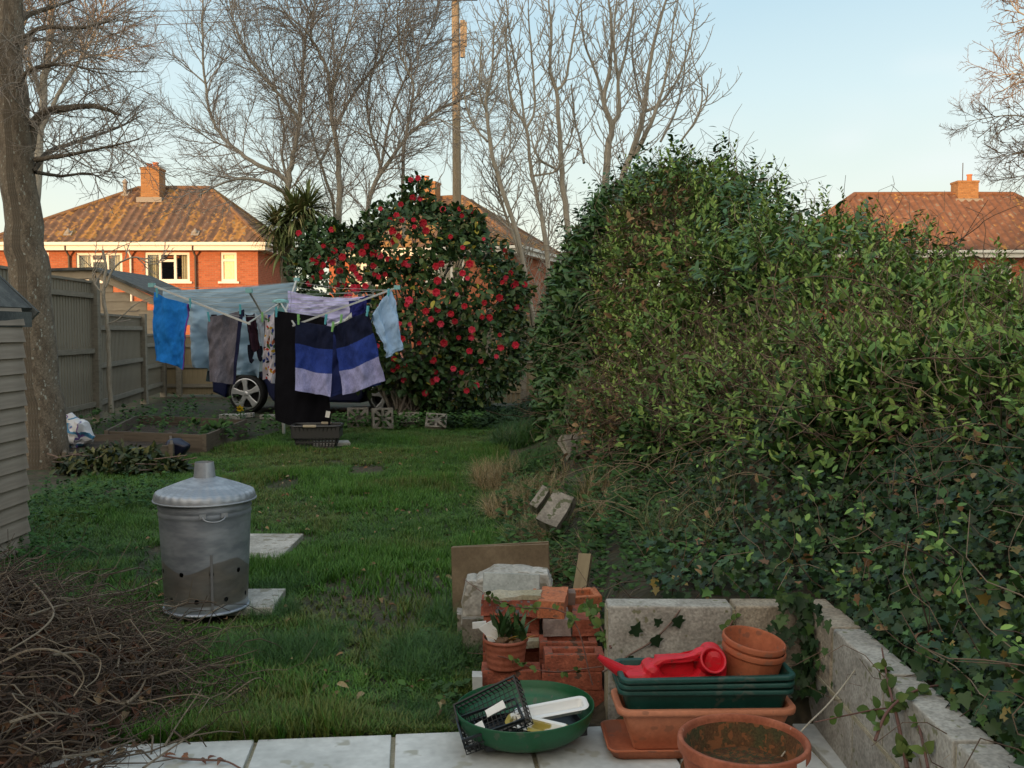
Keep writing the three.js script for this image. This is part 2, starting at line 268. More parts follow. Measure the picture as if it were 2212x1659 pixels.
// origin of a house: middle of the front wall on the ground; front looks towards +z
function house({ name, label, pos, turn, w, d, eave, ridge, mat, chimneys, windows, pipes, vents, cols, hipL, hipR }) {
  const h = thing(name, label, 'house', pos, turn), X = w / 2, o = .4, up = eave + .12;
  const holes = windows.map(([x, y, ww, hh]) => [[x - ww / 2, y], [x + ww / 2, y], [x + ww / 2, y + hh], [x - ww / 2, y + hh]]);
  part('wall', merge([extrude([[-X, 0], [X, 0], [X, eave], [-X, eave]], .3, 0, holes).translate(0, 0, -.15), box(w - .002, eave, .3, 0, eave / 2, -d + .15), box(.3, eave, d - .6, -X + .15, eave / 2, -d / 2), box(.3, eave, d - .6, X - .15, eave / 2, -d / 2), box(w - .7, .1, d - .7, 0, eave - .4, -d / 2)]), M.houseBrick, h);
  const A = V(-X - o, up, o), B = V(X + o, up, o), Cc = V(X + o, up, -d - o), D = V(-X - o, up, -d - o), R1 = V(-X + hipL, ridge, -d / 2), R2 = V(X - hipR, ridge, -d / 2);
  const rf = part('roof', merge([tiled(A, B, R2, R1, cols, 16, .075), tiled(B, Cc, R2, R2.clone().add(V(.01, 0, 0)), Math.round(cols * d / w), 16, .05), tiled(D, A, R1, R1.clone().add(V(-.01, 0, 0)), Math.round(cols * d / w), 16, .05), tiled(Cc, D, R1, R2, cols, 6, .05)]), mat, h);
  const cap = new TB(); for (const [p, q] of [[R1, R2], [A, R1], [B, R2], [Cc, R2], [D, R1]]) cap.tube([p.clone().add(V(0, .03, 0)), p.clone().lerp(q, .5).add(V(0, .05, 0)), q.clone().add(V(0, .04, 0))], .11, 8);
  part('ridge_tile', cap.geo(), mat, rf);
  part('gutter', merge([box(w + 2 * o + .1, .12, .12, 0, eave + .08, o + .09), box(.12, .12, d + 2 * o, X + o + .09, eave + .08, -d / 2), box(.12, .12, d + 2 * o, -X - o - .09, eave + .08, -d / 2)]), M.white, h);
  part('soffit', merge([box(w + 2 * o, .2, .03, 0, eave - .08, o), box(w + 2 * o, .03, o, 0, eave - .16, o / 2 - .02), box(.03, .2, d + 2 * o - .1, X + o, eave - .08, -d / 2), box(.03, .2, d + 2 * o - .1, -X - o, eave - .08, -d / 2), box(o, .03, d, X + o / 2, eave - .16, -d / 2), box(o, .03, d, -X - o / 2, eave - .16, -d / 2)]), M.white, h);
  for (const [x, z, cw, cd, top, pots] of chimneys) {
    const ch = part('chimney', merge([box(cw, top - ridge + 1.4, cd, x, (top + ridge - 1.4) / 2, z), box(cw + .06, .1, cd + .06, x, top - .04, z)]), M.stackBrick, h);
    part('flashing', box(cw + .3, .22, cd + .1, x, ridge - .62 + (Math.abs(z + d / 2) < .5 ? .25 : 0), z + .12), M.lead, ch);
    for (const [px, s] of pots) part('chimney_pot', lathe([[.13, 0], [.15, .05], [.12, .08], [.11, .34 * s], [.14, .36 * s], [.14, .42 * s], [.09, .42 * s]], 16).translate(x + px, top - .02, z), M.pot, ch);
  }
  for (const [x, y, ww, hh, panes, dress] of windows) {
    const f = [], t = .10, gz = -.09; f.push(box(ww + .04, t, .1, x, y + t / 2, gz), box(ww + .04, t, .1, x, y + hh - t / 2, gz)); const fr = [-ww / 2 + t / 2, ww / 2 - t / 2];
    const bars = panes === 3 ? [-ww * .17, ww * .17] : []; for (const q of [...fr, ...bars]) f.push(box(t, hh - 2 * t, .1, x + q, y + hh / 2, gz));
    if (panes === 3) f.push(box(ww * .34 - t, t, .1, x, y + hh * .72, gz)); else f.push(box(ww - 2 * t, t, .1, x, y + hh * .73, gz));
    f.push(box(ww + .2, .08, .2, x, y - .04, -.02));
    const win = part('window', merge(f), M.white, h);
    const edges = [-ww / 2 + t, ...bars, ww / 2 - t]; for (let i = 0; i < edges.length - 1; i++) part('pane', pane(gz - .02, x + edges[i], x + edges[i + 1], y + t, y + hh - t), dress === 'blind' ? M.blindGlass : M.glassClear, win);
    if (dress === 'curtain') for (const s of [-1, 1]) part('curtain', grid(24, 2, (u, v) => V(x + s * (ww / 2 - .05 - u * ww * .2), y + .05 + v * (hh - .1), -.28 + .03 * Math.sin(u * 24))), M.curtain, win);
  }
  for (const [x, white] of pipes) part('downpipe', new TB().tube([V(x, eave, o), V(x, eave - .15, o), V(x, eave - .4, .08), V(x, 0, .08)], .045, 8).geo(), white ? M.white : M.pipe, h);
  for (const [x, v, r, hh] of vents) { const q = A.clone().lerp(B, .5).lerp(R1.clone().lerp(R2, .5), v); part('vent_pipe', merge([lathe([[r, -.3], [r, hh], [r * 1.5, hh + .02], [r * 1.2, hh + .1], [.005, hh + .22]], 10).translate(x, q.y, q.z), T(new THREE.BoxGeometry(.32, .03, .3), x, q.y + .10, q.z, .75)].map((g) => g)), M.lead, h); }
  return h;
}
M.glassClear = phys({ color: C(.9, .93, .93), roughness: .03, transmission: 1, thickness: 0 });
M.blindGlass = mottled([.62, .44, .2], [.75, .56, .28], .3, { seed: 63, grain: .35, rough: .25 });
{
  const px = (x, d) => (x - 1106) / FP * d;
  const xr = px(560, 41), xl = px(0, 41), w = xr - xl, cx = (xl + xr) / 2, wy = 1.35 + (715 - 609) / FP * 41;
  const wx = (x) => px(x, 41) - cx;
  house({ name: 'brick_house', label: 'red brick house with lichened tiled roof and stout chimney, left of the palm', pos: [cx, 0, -41], turn: 0, w, d: 7, eave: 4.82, ridge: 7.66, mat: M.roofLichen, cols: 34, hipL: 4.6, hipR: 3.0,
    chimneys: [[px(340, 44) - cx, -2.9, 0.80, .8, 8.46, [[-.15, .55], [.13, .68]]]],
    windows: [[wx(219), wy, 1.9, 1.18, 3, 'curtain'], [wx(365), wy, 1.84, 1.2, 3, 'curtain'], [wx(497), wy, .66, 1.2, 1, 'blind'], [wx(98), wy, .5, 1.2, 1, 'curtain']],
    pipes: [[wx(156)], [wx(427)], [wx(288), 1]], vents: [[px(279, 44) - cx, .86, .09, .55], [wx(152), .12, .07, .1], [wx(425), .12, .07, .1]] });
  // low extension at the left of the house and a gable farther left are hidden by the trunk; the middle house stands turned behind the camellia
  house({ name: 'brick_house', label: 'brick house mostly hidden behind the flowering camellia bush', pos: [px(905, 43), 0, -43], turn: -.30, w: 8.6, d: 7.2, eave: 4.75, ridge: 7.5, mat: M.roofLichen, cols: 28, hipL: 3.6, hipR: 3.6,
    chimneys: [[-.75, -3.2, .8, .7, 8.2, [[-.15, .8]]]],
    windows: [[-2.4, wy, 1.8, 1.2, 3, 'curtain'], [1.2, wy, 1.8, 1.2, 3, 'curtain']], pipes: [[3.9, 1]], vents: [[-1.6, .2, .07, .2]] });
  const c3 = px(2060, 45);
  house({ name: 'brick_house', label: 'wide brick house with plain brown roof and low chimney beyond the right hedge', pos: [c3, 0, -45], turn: 0, w: 13.5, d: 7.4, eave: 4.82, ridge: 7.98, mat: M.roofBrown, cols: 40, hipL: 3.4, hipR: 2.4,
    chimneys: [[px(2089, 48) - c3, -3.7, 1.0, .8, 8.6, [[.22, .9]]]],
    windows: [[px(2150, 45) - c3, 3.1, 1.3, 1.25, 3, 'curtain'], [px(1990, 45) - c3, 3.1, 1.3, 1.25, 3, 'curtain']], pipes: [], vents: [] });
  const ae = scene.children[scene.children.length - 1]; part('aerial', new TB().tube([V(px(2082, 48) - c3, 8.6, -3.6), V(px(2082, 48) - c3, 9.5, -3.6)], .02, 6).geo(), M.pipe, ae);
}
// neighbour's timber garage behind the fence
{
  const d = 22, a = P(205, 600, d), b = P(352, 655, d), g = thing('garage', 'low timber garage with a felt roof behind the left fence', 'garage', [0, 0, 0]);
  const x0 = P(90, 600, d).x, x1 = P(352, 655, d).x, yr = a.y + .05, ye = b.y - .1, n = 12, xr = P(212, 600, d).x;
  for (let i = 0; i < n; i++) { const y = i * .2 + .1, k = clamp((yr - y - .1) / (yr - ye)), xe = y < ye - .05 ? x1 - .1 : lerp(xr, x1 - .1, k); if (xe - x0 > .1) { const p = part('board', T(uvBox(new THREE.BoxGeometry(xe - x0, .21, .025)), (x0 + xe) / 2, y, -d, -.06), M.shedPale || (M.shedPale = wood([.30, .24, .17], [.42, .35, .26], .9, 33)), g); } }
  part('bargeboard', merge([between(V(xr, yr + .02, -d + .1), V(x1 + .25, ye - .05, -d + .1), .03, .16), between(V(xr, yr + .02, -d + .1), V(x0 - .6, yr - .02, -d + .1), .03, .18)]), M.shedPale, g);
  part('roof', merge([between(V(xr, yr + .14, -d - 1.5), V(x1 + .35, ye + .06, -d - 1.5), 3.4, .06), between(V(xr, yr + .14, -d - 1.5), V(x0 - .6, yr + .1, -d - 1.5), 3.4, .06)]), M.felt, g);
}
// ---------------------------------------------------------------- shed at the left edge
{
  const g = G(62, 1200), xs = g.x, zf = g.z, s = thing('garden_shed', 'grey overlap-board timber shed at the left edge', 'shed', [xs, 0, zf]), r = rng(9);
  const n = 15, H = 1.42, pit = H / n, len = 5.2, gs = [0, 1, 2].map((k) => T(jitter(uvBox(new THREE.BoxGeometry(.022, pit + .018, len, 1, 1, 24)), .003, 3, k), 0, 0, 0, 0, 0, .21));
  for (let i = 0; i < n; i++) { const m = part('board', gs[i % 3], M.shed, s); m.position.set((r() - .5) * .004 - .006, .06 + pit * (i + .5), len / 2); }
  part('corner_post', box(.05, H + .06, .05, -.035, H / 2 + .04, .02), M.shed, s);
  part('side_wall', box(2.2, H + .1, .03, -1.14, H / 2 + .05, .02), M.shed, s);
  // roof falls towards the garden; its fascia edge is what shows
  const a = P(-40, 580, -zf - .2), e = P(66, 690, -zf);
  part('roof', merge([between(V(e.x - xs - .06, e.y + .06, len / 2), V(e.x - xs - 1.3, e.y + 1.25, len / 2), len + .3, .03)]), M.felt, s);
  part('fascia', merge([between(V(e.x - xs - .05, e.y + .01, -.14), V(e.x - xs - 1.3, e.y + 1.2, -.14), .025, .10), box(.02, .09, len + .2, e.x - xs - .05, e.y + .0, len / 2)]), M.felt, s);
}
// ---------------------------------------------------------------- fences and gate
function fencePanel(f, a, b, top, bot, r, mat, side = 1) {                 // feather-edge boards from a to b, rails and a capping
  const L = Math.hypot(b.x - a.x, b.z - a.z), n = Math.round(L / .105), ang = Math.atan2(-(b.z - a.z), b.x - a.x), u = V((b.x - a.x) / L, 0, (b.z - a.z) / L), nm = V(-u.z, 0, u.x).multiplyScalar(side);
  for (let i = 0; i < n; i++) { const m = part('board', fencePanel.g || (fencePanel.g = uvBox(new THREE.BoxGeometry(.112, 1, .014))), mat, f), h = top - bot - .02 + (r() - .5) * .012; m.scale.y = h; const q = a.clone().addScaledVector(u, L * (i + .5) / n); m.position.set(q.x, bot + h / 2, q.z); m.rotation.y = ang + .09; }
  const mid = a.clone().add(b).multiplyScalar(.5);
  for (const y of [bot + .18, (top + bot) / 2 - .02, top - .2]) { const m = part('rail', box(L - .02, .07, .04, 0, 0, 0), M.rail, f); m.position.copy(mid).addScaledVector(nm, .035).setY(y); m.rotation.y = ang; }
  const c = part('capping', box(L, .035, .07), M.rail, f); c.position.copy(mid).setY(top); c.rotation.y = ang;
}
{
  const r = rng(12), f = thing('panel_fence', 'weathered grey board fence stepping down along the left boundary', 'fence');
  const pts = [V(-5.75, 0, -10.2), V(-5.95, 0, -12.2), P(199, 700, 14.5).setY(0), P(303, 700, 18.2).setY(0), P(345, 700, 20.2).setY(0)];
  const tops = [2.08, 2.06, 1.60, 1.28];
  for (let i = 0; i < 4; i++) { const [a, b] = [pts[i], pts[i + 1]]; fencePanel(f, a, b, tops[i], .1, r, M.fence); }
  for (let i = 1; i < 5; i++) { const h = tops[i - 1] + .06, q = pts[i]; part('post', T(jitter(uvBox(new THREE.BoxGeometry(.11, h, .11, 1, 4, 1)), .003, 4), q.x + .05, h / 2, q.z), M.rail, f); }
  const k = thing('panel_fence', 'low weathered fence at the end of the garden behind the covered car', 'fence');
  fencePanel(k, P(345, 700, 20.3).setY(0), P(650, 700, 20.3).setY(0), 1.25, .05, r, M.gate, 1);
  for (const x of [385, 500, 640]) { const q = P(x, 700, 20.2); part('post', box(.1, 1.3, .1, q.x, .65, q.z), M.rail, k); }
  // gate and end fence right of the camellia
  const e = thing('panel_fence', 'tan board fence end between the camellia and the dark ivy', 'fence');
  fencePanel(e, P(930, 700, 17.6).setY(0), P(1056, 700, 17.6).setY(0), 1.62, .05, r, M.gate, 1); fencePanel(e, P(1128, 700, 17.6).setY(0), P(1300, 700, 17.6).setY(0), 1.62, .05, r, M.gate, 1);
  for (const x of [1056, 1131]) { const q = P(x, 700, 17.55); part('post', box(.1, 1.75, .1, q.x, .87, q.z), M.rail, e); }
  const a = P(1062, 700, 17.5), b = P(1125, 700, 17.5), gt = thing('garden_gate', 'tan wooden gate of upright boards with diagonal brace', 'gate', [(a.x + b.x) / 2, 0, -17.5]), w = b.x - a.x;
  for (let i = 0; i < 6; i++) part('board', box(w / 6 - .008, 1.5, .018, -w / 2 + w * (i + .5) / 6, .82, 0), M.gate, gt);
  for (const y of [.3, 1.25]) part('rail', box(w, .09, .03, 0, y, .025), M.gate, gt);
  part('brace', between(V(-w / 2 + .06, .34, .027), V(w / 2 - .06, 1.2, .027), .09, .028), M.gate, gt);
}
// ---------------------------------------------------------------- utility pole and wires
{
  const d = 25, b = P(990, 700, d), top = P(990, -4, d), p = thing('utility_pole', 'tall wooden utility pole behind the camellia', 'utility pole', [b.x, 0, -d]);
  part('post', new TB().tube([V(0, 0, 0), V(-.02, 3, 0), V(-.03, 6, 0), V(-.05, top.y + .1, 0)], (t) => .125 - .03 * t, 14).geo(), M.poleWood = mottled([.21, .165, .11], [.30, .24, .16], .8, { grain: .3, seed: 71 }), p);
  part('bracket', merge([box(.9, .08, .08, .05, top.y - .05, .12), box(.07, .6, .09, .2, top.y - .9, .04), box(.12, .9, .1, .13, top.y - 1.0, .02)]), M.poleWood, p);
  const w = (n, a, c, sag, lab) => { const t = new TB(); const pts = []; for (let i = 0; i <= 24; i++) { const k = i / 24, q = a.clone().lerp(c, k); q.y -= sag * 4 * k * (1 - k); pts.push(q); } t.tube(pts, .011, 4, false); tag(part('overhead_wire', t.geo(), M.pipe, scene), lab, 'wire', null); };
  const h = top.y;
  w(0, V(b.x - .3, h - .05, -d), P(-900, -20, 31), .45, 'upper of the two overhead wires running left from the pole');
  w(1, V(b.x - .2, h - .2, -d), P(-900, 20, 31), .55, 'lower of the two overhead wires running left from the pole');
}
// ---------------------------------------------------------------- covered car
{
  const d = 16.2, q = P(530, 700, d), car = thing('parked_car', 'dark blue car under a grey-blue cover with one silver wheel showing', 'car', [q.x, 0, -d], -.22);
  M.carPaint = phys({ color: C(.008, .012, .06), roughness: .35, clearcoat: 1, clearcoatRoughness: .06 });
  M.tyre = mottled([.012, .012, .012], [.02, .02, .02], .3, { seed: 81, grain: .2 });
  M.alloy = std({ color: C(.80, .81, .83), metalness: .7, roughness: .35 });
  M.cover = mottled([.13, .19, .22], [.18, .25, .28], 1.2, { grain: .15, bump: .01, seed: 82, rough: .7 });
  const arch = (x) => { const o = []; for (let i = 0; i <= 10; i++) { const a = Math.PI - i / 10 * Math.PI; o.push([x + Math.cos(a) * .375, .31 + Math.sin(a) * .375]); } return o; };
  const W = 1.66, wb = 2.42, out = [[-.62, .34], [-.40, .25], ...arch(0), [.46, .2], [wb - .46, .2], ...arch(wb), [wb + .46, .22], [wb + .72, .32], [wb + .74, .62], [wb + .3, .92], [1.62, 1.0], [1.0, 1.42], [-.15, 1.47], [-.52, 1.05], [-.64, .8]];
  part('body', extrude(out, W, .045).translate(0, 0, -W / 2), M.carPaint, car);
  // cover: a sheet over the roof and upper sides, with sagging folds, gathered hem
  const prof = (t) => { const k = [[-.70, .56], [-.66, .95], [-.42, 1.32], [-.12, 1.53], [.5, 1.55], [1.05, 1.47], [1.62, 1.08], [2.1, 1.02]]; const i = Math.min(k.length - 2, Math.floor(t * (k.length - 1))), f = t * (k.length - 1) - i; return [lerp(k[i][0], k[i + 1][0], f), lerp(k[i][1], k[i + 1][1], f)]; };
  const cov = grid(90, 60, (u, v) => {
    const [x, y] = prof(u), s = v * 2 - 1, side = Math.abs(s), hem = .60 + .10 * noise(x * 3 + s * 4, 3) + (x > .9 ? .1 : 0); const k = side < .55 ? 0 : (side - .55) / .45;
    const yy = lerp(y - .06 * Math.pow(side / .55, 3) * (side < .55 ? 1 : 0) - (side >= .55 ? .06 : 0), Math.min(hem, y - .03), k), z = Math.sign(s) * (side < .55 ? side / .55 * .68 : .68 + .19 * Math.sin(Math.min(1, k * 1.6) * Math.PI / 2));
    const f = (fbm(x * 2.4 + yy * 1.8, yy * 3 - x * 1.1, s * 2, 4) - .5) * .13 * (.3 + k) + .022 * Math.sin(x * 9 + yy * 14 + 4 * noise(x * 2, yy * 2)) * k;
    return V(x + f * .4, yy + f * .25, z - W / 2 + Math.sign(s) * f);
  });
  part('cover', cov, M.cover, car);
  for (const [x, side] of [[0, 1], [wb, 1], [0, -1], [wb, -1]]) {
    const z = side > 0 ? -.07 : -W + .07, wh = part('wheel', lathe([[.25, -.09], [.28, -.105], [.305, -.09], [.318, -.05], [.318, .05], [.305, .09], [.285, .105], [.255, .09]], 40).rotateX(Math.PI / 2).translate(x, .318, z), M.tyre, car);
    const sp = [lathe([[.24, .095], [.258, .1], [.256, .06], [.23, .03], [.22, -.08]], 40).rotateX(Math.PI / 2)], fz = side;
    for (let k = 0; k < 5; k++) { const a = k / 5 * 2 * Math.PI + Math.PI / 2 + .1; sp.push(extrude([[-.042, .03], [.042, .03], [.034, .12], [.058, .242], [-.058, .242], [-.034, .12]], .035, .008).translate(0, 0, fz * .075).rotateZ(a - Math.PI / 2)); }
    sp.push(lathe([[.004, .10], [.035, .1], [.05, .085], [.06, .05]], 20).rotateX(Math.PI / 2));
    part('rim', merge(sp.map((g) => g)).translate(x, .318, z), M.alloy, wh);
    part('brake_disc', lathe([[.004, .02], [.15, .02], [.15, 0], [.225, 0], [.225, -.05]], 24).rotateX(Math.PI / 2 * side).translate(x, .318, z), M.tyre, wh);
  }
  part('rear_light', rbox(.05, .16, .2, .015, -.63, .78, -.16), std({ color: C(.35, .01, .01), roughness: .25 }), car);
  part('wing_mirror', T(new THREE.SphereGeometry(.1, 14, 10).scale(1, .75, .7), 1.62, .98, .12), phys({ color: C(.35, .42, .5), roughness: .2 }), car);
}
// ---------------------------------------------------------------- rotary clothes airer
const AD = 12.6, AX = P(613, 940, AD).x, AZ = -AD;
const pw = (x, y, d) => P(x, y, d);
const cordPts = [];
{
  M.metalWhite = std({ color: C(.52, .52, .50), roughness: .45, metalness: .2 });
  M.hub = std({ color: C(.22, .47, .48), roughness: .5 });
  M.line = std({ color: C(.38, .42, .42), roughness: .6 });
  const a = thing('rotary_airer', 'rotary clothes airer with grey pole and pale arms on the lawn', 'clothes airer', [AX, 0, AZ]); const L = (v) => v.clone().sub(a.position);
  const hy = P(607, 660, AD).y;
  part('pole', new TB().tube([V(0, 0, 0), V(-.01, .9, 0), V(-.02, hy + .05, 0)], .021, 12).geo(), M.metalWhite, a);
  part('hub', merge([lathe([[.02, -.1], [.05, -.1], [.05, .02], [.085, .03], [.085, .07], [.02, .085]], 20).translate(-.02, hy, 0), T(new THREE.BoxGeometry(.2, .035, .05), -.02, hy + .05, 0), T(new THREE.BoxGeometry(.05, .035, .2), -.02, hy + .05, 0), lathe([[.022, -.06], [.04, -.06], [.04, .06], [.022, .06]], 16).translate(-.02, hy - .25, 0)]), M.hub, a);
  const ends = [P(328, 616, 12.0), P(858, 621, 11.6), P(640, 604, 14.0), P(515, 618, 13.4)];       // left, right, back-right, back-left
  const inner = [P(512, 705, 12.0), P(625, 705, 12.0), P(602, 668, 12.7), P(555, 668, 12.7)];
  const top = V(AX - .02, hy + .04, AZ), low = V(AX - .02, hy - .26, AZ);
  const fr = [P(328, 616, 12.25), P(858, 621, 11.95), P(641, 604, 13.7), P(538, 628, 11.5)];
  const elbow = [P(540, 700, 11.6), P(632, 704, 11.4), P(612, 690, 12.9), P(580, 702, 12.2)];
  // two long front arms seen as slanting bars, two back arms, struts from the hub
  for (let i = 0; i < 4; i++) part('arm', between(L(elbow[i]), L(fr[i]), .022, .02), M.metalWhite, a);
  for (const [e, k] of [[0, 1], [1, 1], [2, 1], [3, 1]]) part('strut', new TB().tube([L(top), L(elbow[e].clone().lerp(fr[e], .02))], .011, 6).geo(), M.metalWhite, a);
  for (const e of [2, 3]) part('strut', new TB().tube([L(low), L(elbow[e].clone().lerp(fr[e], .35))], .010, 6).geo(), M.metalWhite, a);
  for (const e of fr) part('arm_cap', T(new THREE.BoxGeometry(.07, .05, .07), L(e).x, L(e).y, L(e).z), M.hub, a);
  const t = new TB(), ring = [0, 3, 1, 2];
  for (let k = 0; k < 6; k++) { const f = .28 + k * .13; for (let i = 0; i < 4; i++) { const p = elbow[ring[i]].clone().lerp(fr[ring[i]], f), q = elbow[ring[(i + 1) % 4]].clone().lerp(fr[ring[(i + 1) % 4]], f), m = p.clone().lerp(q, .5); m.y -= .03; t.tube([L(p), L(m), L(q)], .0028, 4, false); } }
  part('line', t.geo(), M.line, a, 'stuff');
}
// ---------------------------------------------------------------- washing: sheets hung by their upper edge, with folds
function cloth(name, label, cat, corners, mat, { d = [12, 12], amp = .03, folds = 3, seed = 1, nu = 40, nv = 40, hem = 0, sag = .02, group, bot, th = .006, hemCurve = 0 } = {}) {
  const [tl, tr, br, bl] = corners.map(([x, y], i) => P(x, y, i === 1 || i === 2 ? d[1] : d[0]));
  amp *= 1.5; const n = V(0, 0, 0).crossVectors(tr.clone().sub(tl), bl.clone().sub(tl)).normalize(); if (n.z < 0) n.negate(); const o = tl.clone().lerp(tr, .5);
  const f = (u, v) => {
    const p = tl.clone().lerp(tr, u).lerp(bl.clone().lerp(br, u), v); p.y -= sag * 4 * u * (1 - u) * (1 - v);
    const k = Math.sin(u * folds * 2 * Math.PI + seed * 2.1 + 1.4 * noise(u * 2, v * 1.5, seed)) * amp * (.25 + .75 * v) * (.55 + .9 * noise(u * 3, seed, v)) + (fbm(u * 5, v * 4, seed + 5, 3) - .5) * amp * 2.2 + (1 - Math.abs(2 * fbm(u * 3.2 + v * 2, v * 3.5, seed + 8, 3) - 1)) * amp * .8;
    p.addScaledVector(n, k); p.y += (noise(u * 4, seed * 3.1) - .5) * hem * v + hemCurve * 4 * u * (1 - u) * v; return p.sub(o);
  };
  const front = grid(nu, nv, f), back = grid(nu, nv, (u, v) => f(1 - u, v).addScaledVector(n, -th)), over = grid(nu, 3, (u, v) => f(u, 0).add(V(0, .012 * Math.sin(v * Math.PI), 0)).addScaledVector(n, -.028 * v).add(V(0, -.09 * v * v, 0)));
  const ub = back.attributes.uv; for (let i = 0; i < ub.count; i++) ub.setX(i, 1 - ub.getX(i)); const uo = over.attributes.uv; for (let i = 0; i < uo.count; i++) uo.setY(i, uo.getY(i) * .05);
  const m = part(name, merge([front, back, over]), mat, scene); m.position.copy(o); return tag(m, label, cat, group);
}
const fabric = (f, rough = .97, sheen = .04) => phys({ map: tex(256, 256, f), bumpMap: fabric.b || (fabric.b = tex(128, 128, (u, v) => .5 * tnoise(u * 128, v * 16, 128) + .5 * tnoise(u * 16, v * 128, 128), false, 3)), bumpScale: .0012, specularIntensity: .25, roughness: rough, sheen, sheenRoughness: .6, sheenColor: C(.5, .5, .5) });
const plain = (c, g = .2, s = 1) => fabric((u, v) => mul3(c, (Math.abs(v - .955) < .006 || Math.abs(u - .03) < .004 || Math.abs(u - .97) < .004 ? .72 : 1) * (1 - g / 2 + g * tfbm(u, v, 30, 3, s) + (tfbm(u, v, 3, 2, s + 9) - .5) * .12)));
{
  const blue = plain([.02, .20, .62], .25, 2), edged = fabric((u, v) => u > .965 ? [.16, .05, .30] : mul3([.018, .19, .60], .9 + .2 * tfbm(u, v, 40, 2, 3)));
  cloth('towel', 'bright blue towel hung at the left end of the airer', 'towel', [[334, 631], [414, 657], [404, 796], [331, 776]], edged, { d: [12.2, 12.0], amp: .03, folds: 1.5, seed: 2, hem: .05 });
  const lb = phys({ color: C(1, 1, 1), map: tex(128, 128, (u, v) => mul3([.42, .57, .68], v < .2 ? 1.12 : .92 + .1 * tfbm(u, v, 8, 3))), roughness: .8, transmission: .35, thickness: 0 });
  cloth('bed_sheet', 'large pale blue sheet along the back of the airer', 'sheet', [[352, 627], [640, 610], [634, 690], [350, 705]], lb, { d: [13.2, 13.7], amp: .02, folds: 2.5, seed: 3, sag: .02, nu: 70 });
  cloth('bed_sheet', 'crumpled pale blue cloth low behind the blue and grey towels', 'cloth', [[410, 655], [560, 672], [566, 815], [424, 792]], lb, { d: [12.9, 12.9], amp: .06, folds: 3, seed: 9, sag: .05, nu: 60 });
  cloth('towel', 'grey marled towel hung beside the black socks', 'towel', [[450, 683], [528, 668], [508, 830], [452, 824]], fabric((u, v) => u > .88 ? [.02, .022, .06] : mul3([.15, .14, .17], .75 + .5 * tfbm(u, v, 60, 2, 4))), { d: [11.9, 11.9], amp: .035, folds: 1.2, seed: 5, hem: .03 });
  const sockM = plain([.012, .012, .022], .3, 6), plum = plain([.04, .018, .03], .3, 7);
  // socks: a tube with heel and toe
  const sock = (x, y, len, d, mat, label, turn) => { const h = P(x, y, d), t = new TB(); const s = len; t.tube(curve([V(0, 0, 0), V(.004, -s * .5, .01), V(.0, -s * .8, .01), V(.012, -s * .95, .02), V(.03, -s * 1.02, .02)], 14), (k) => .036 + .006 * Math.sin(k * 9) - .012 * k, 9); const m = part('sock', t.geo().scale(1, 1, .45), mat, scene); m.position.copy(h); m.rotation.y = turn; tag(m, label, 'sock'); };
  sock(462, 680, .22, 12.15, sockM, 'black sock left of the pair behind the grey towel', .2); sock(486, 680, .2, 12.15, sockM, 'black sock right of the pair behind the grey towel', -.3);
  cloth('underwear', 'dark plum garment hanging right of the grey towel', 'garment', [[531, 678], [551, 677], [566, 756], [541, 760]], plum, { d: [12.0, 12.0], amp: .03, folds: 1.4, seed: 8, hem: .06 });
  sock(541, 745, .2, 12.0, sockM, 'longer black sock below the plum garment', .1); sock(560, 748, .16, 12.02, sockM, 'shorter black sock below the plum garment', .5);
  cloth('garment', 'small pale garment between the plum garment and patterned cloth', 'garment', [[552, 676], [569, 684], [574, 756], [566, 757]], plain([.50, .54, .60], .15, 10), { d: [12.1, 12.1], amp: .02, folds: 1, seed: 11 });
  cloth('garment', 'narrow navy garment edge beside the patterned cloth', 'garment', [[566, 690], [578, 688], [580, 730], [570, 728]], plain([.01, .012, .035], .2, 12), { d: [12.15, 12.15], amp: .02, folds: 1, seed: 12 });
  const dots = []; { const r = rng(31); for (let i = 0; i < 46; i++) dots.push([r(), r(), .035 + r() * .05, r() * 6.28, [[.5, .06, .05], [.02, .05, .25], [.5, .3, .03], [.06, .14, .05], [.02, .02, .03], [.45, .12, .05]][Math.floor(r() * 6)]]); }
  cloth('tea_towel', 'narrow white cloth printed with small coloured shapes', 'cloth', [[574, 678], [598, 676], [596, 828], [568, 818]], fabric((u, v) => { for (const [x, y, s, a, c] of dots) { const dx = (u - x) * 1, dy = (v - y) * 4.2, e = dx * Math.cos(a) + dy * Math.sin(a), f = -dx * Math.sin(a) + dy * Math.cos(a); if (Math.abs(e) < s * 2.2 && Math.abs(f) < s * 1.3 * (1 - Math.abs(e) / s / 2.6)) return c; } return mul3([.58, .54, .60], .9 + .2 * tfbm(u, v, 20, 2)); }), { d: [11.9, 11.9], amp: .03, folds: 1.2, seed: 13, hem: .04 });
  cloth('towel', 'long black towel in the middle of the airer', 'towel', [[596, 671], [705, 686], [714, 920], [592, 908]], plain([.006, .006, .009], .3, 14), { d: [11.7, 11.5], amp: .02, folds: 1.2, seed: 14, hem: .03, sag: .0, hemCurve: -.03 });
  const lab = part('care_label', T(uvBox(new THREE.BoxGeometry(.05, .075, .004)), 0, 0, 0, 0, 0, -.2), M.whitePlastic, scene.children[scene.children.length - 1]); lab.position.copy(P(708, 895, 11.46)).sub(scene.children[scene.children.length - 1].position);
  const st = (a, b, s) => fabric((u, v) => { const w = v + .012 * Math.sin(u * 6 + s); const c = w < a ? [.012, .016, .042] : w < b ? [.028, .055, .27] : [.33, .34, .60]; return mul3(c, .8 + .4 * tfbm(u, v, 50, 2, s)); });
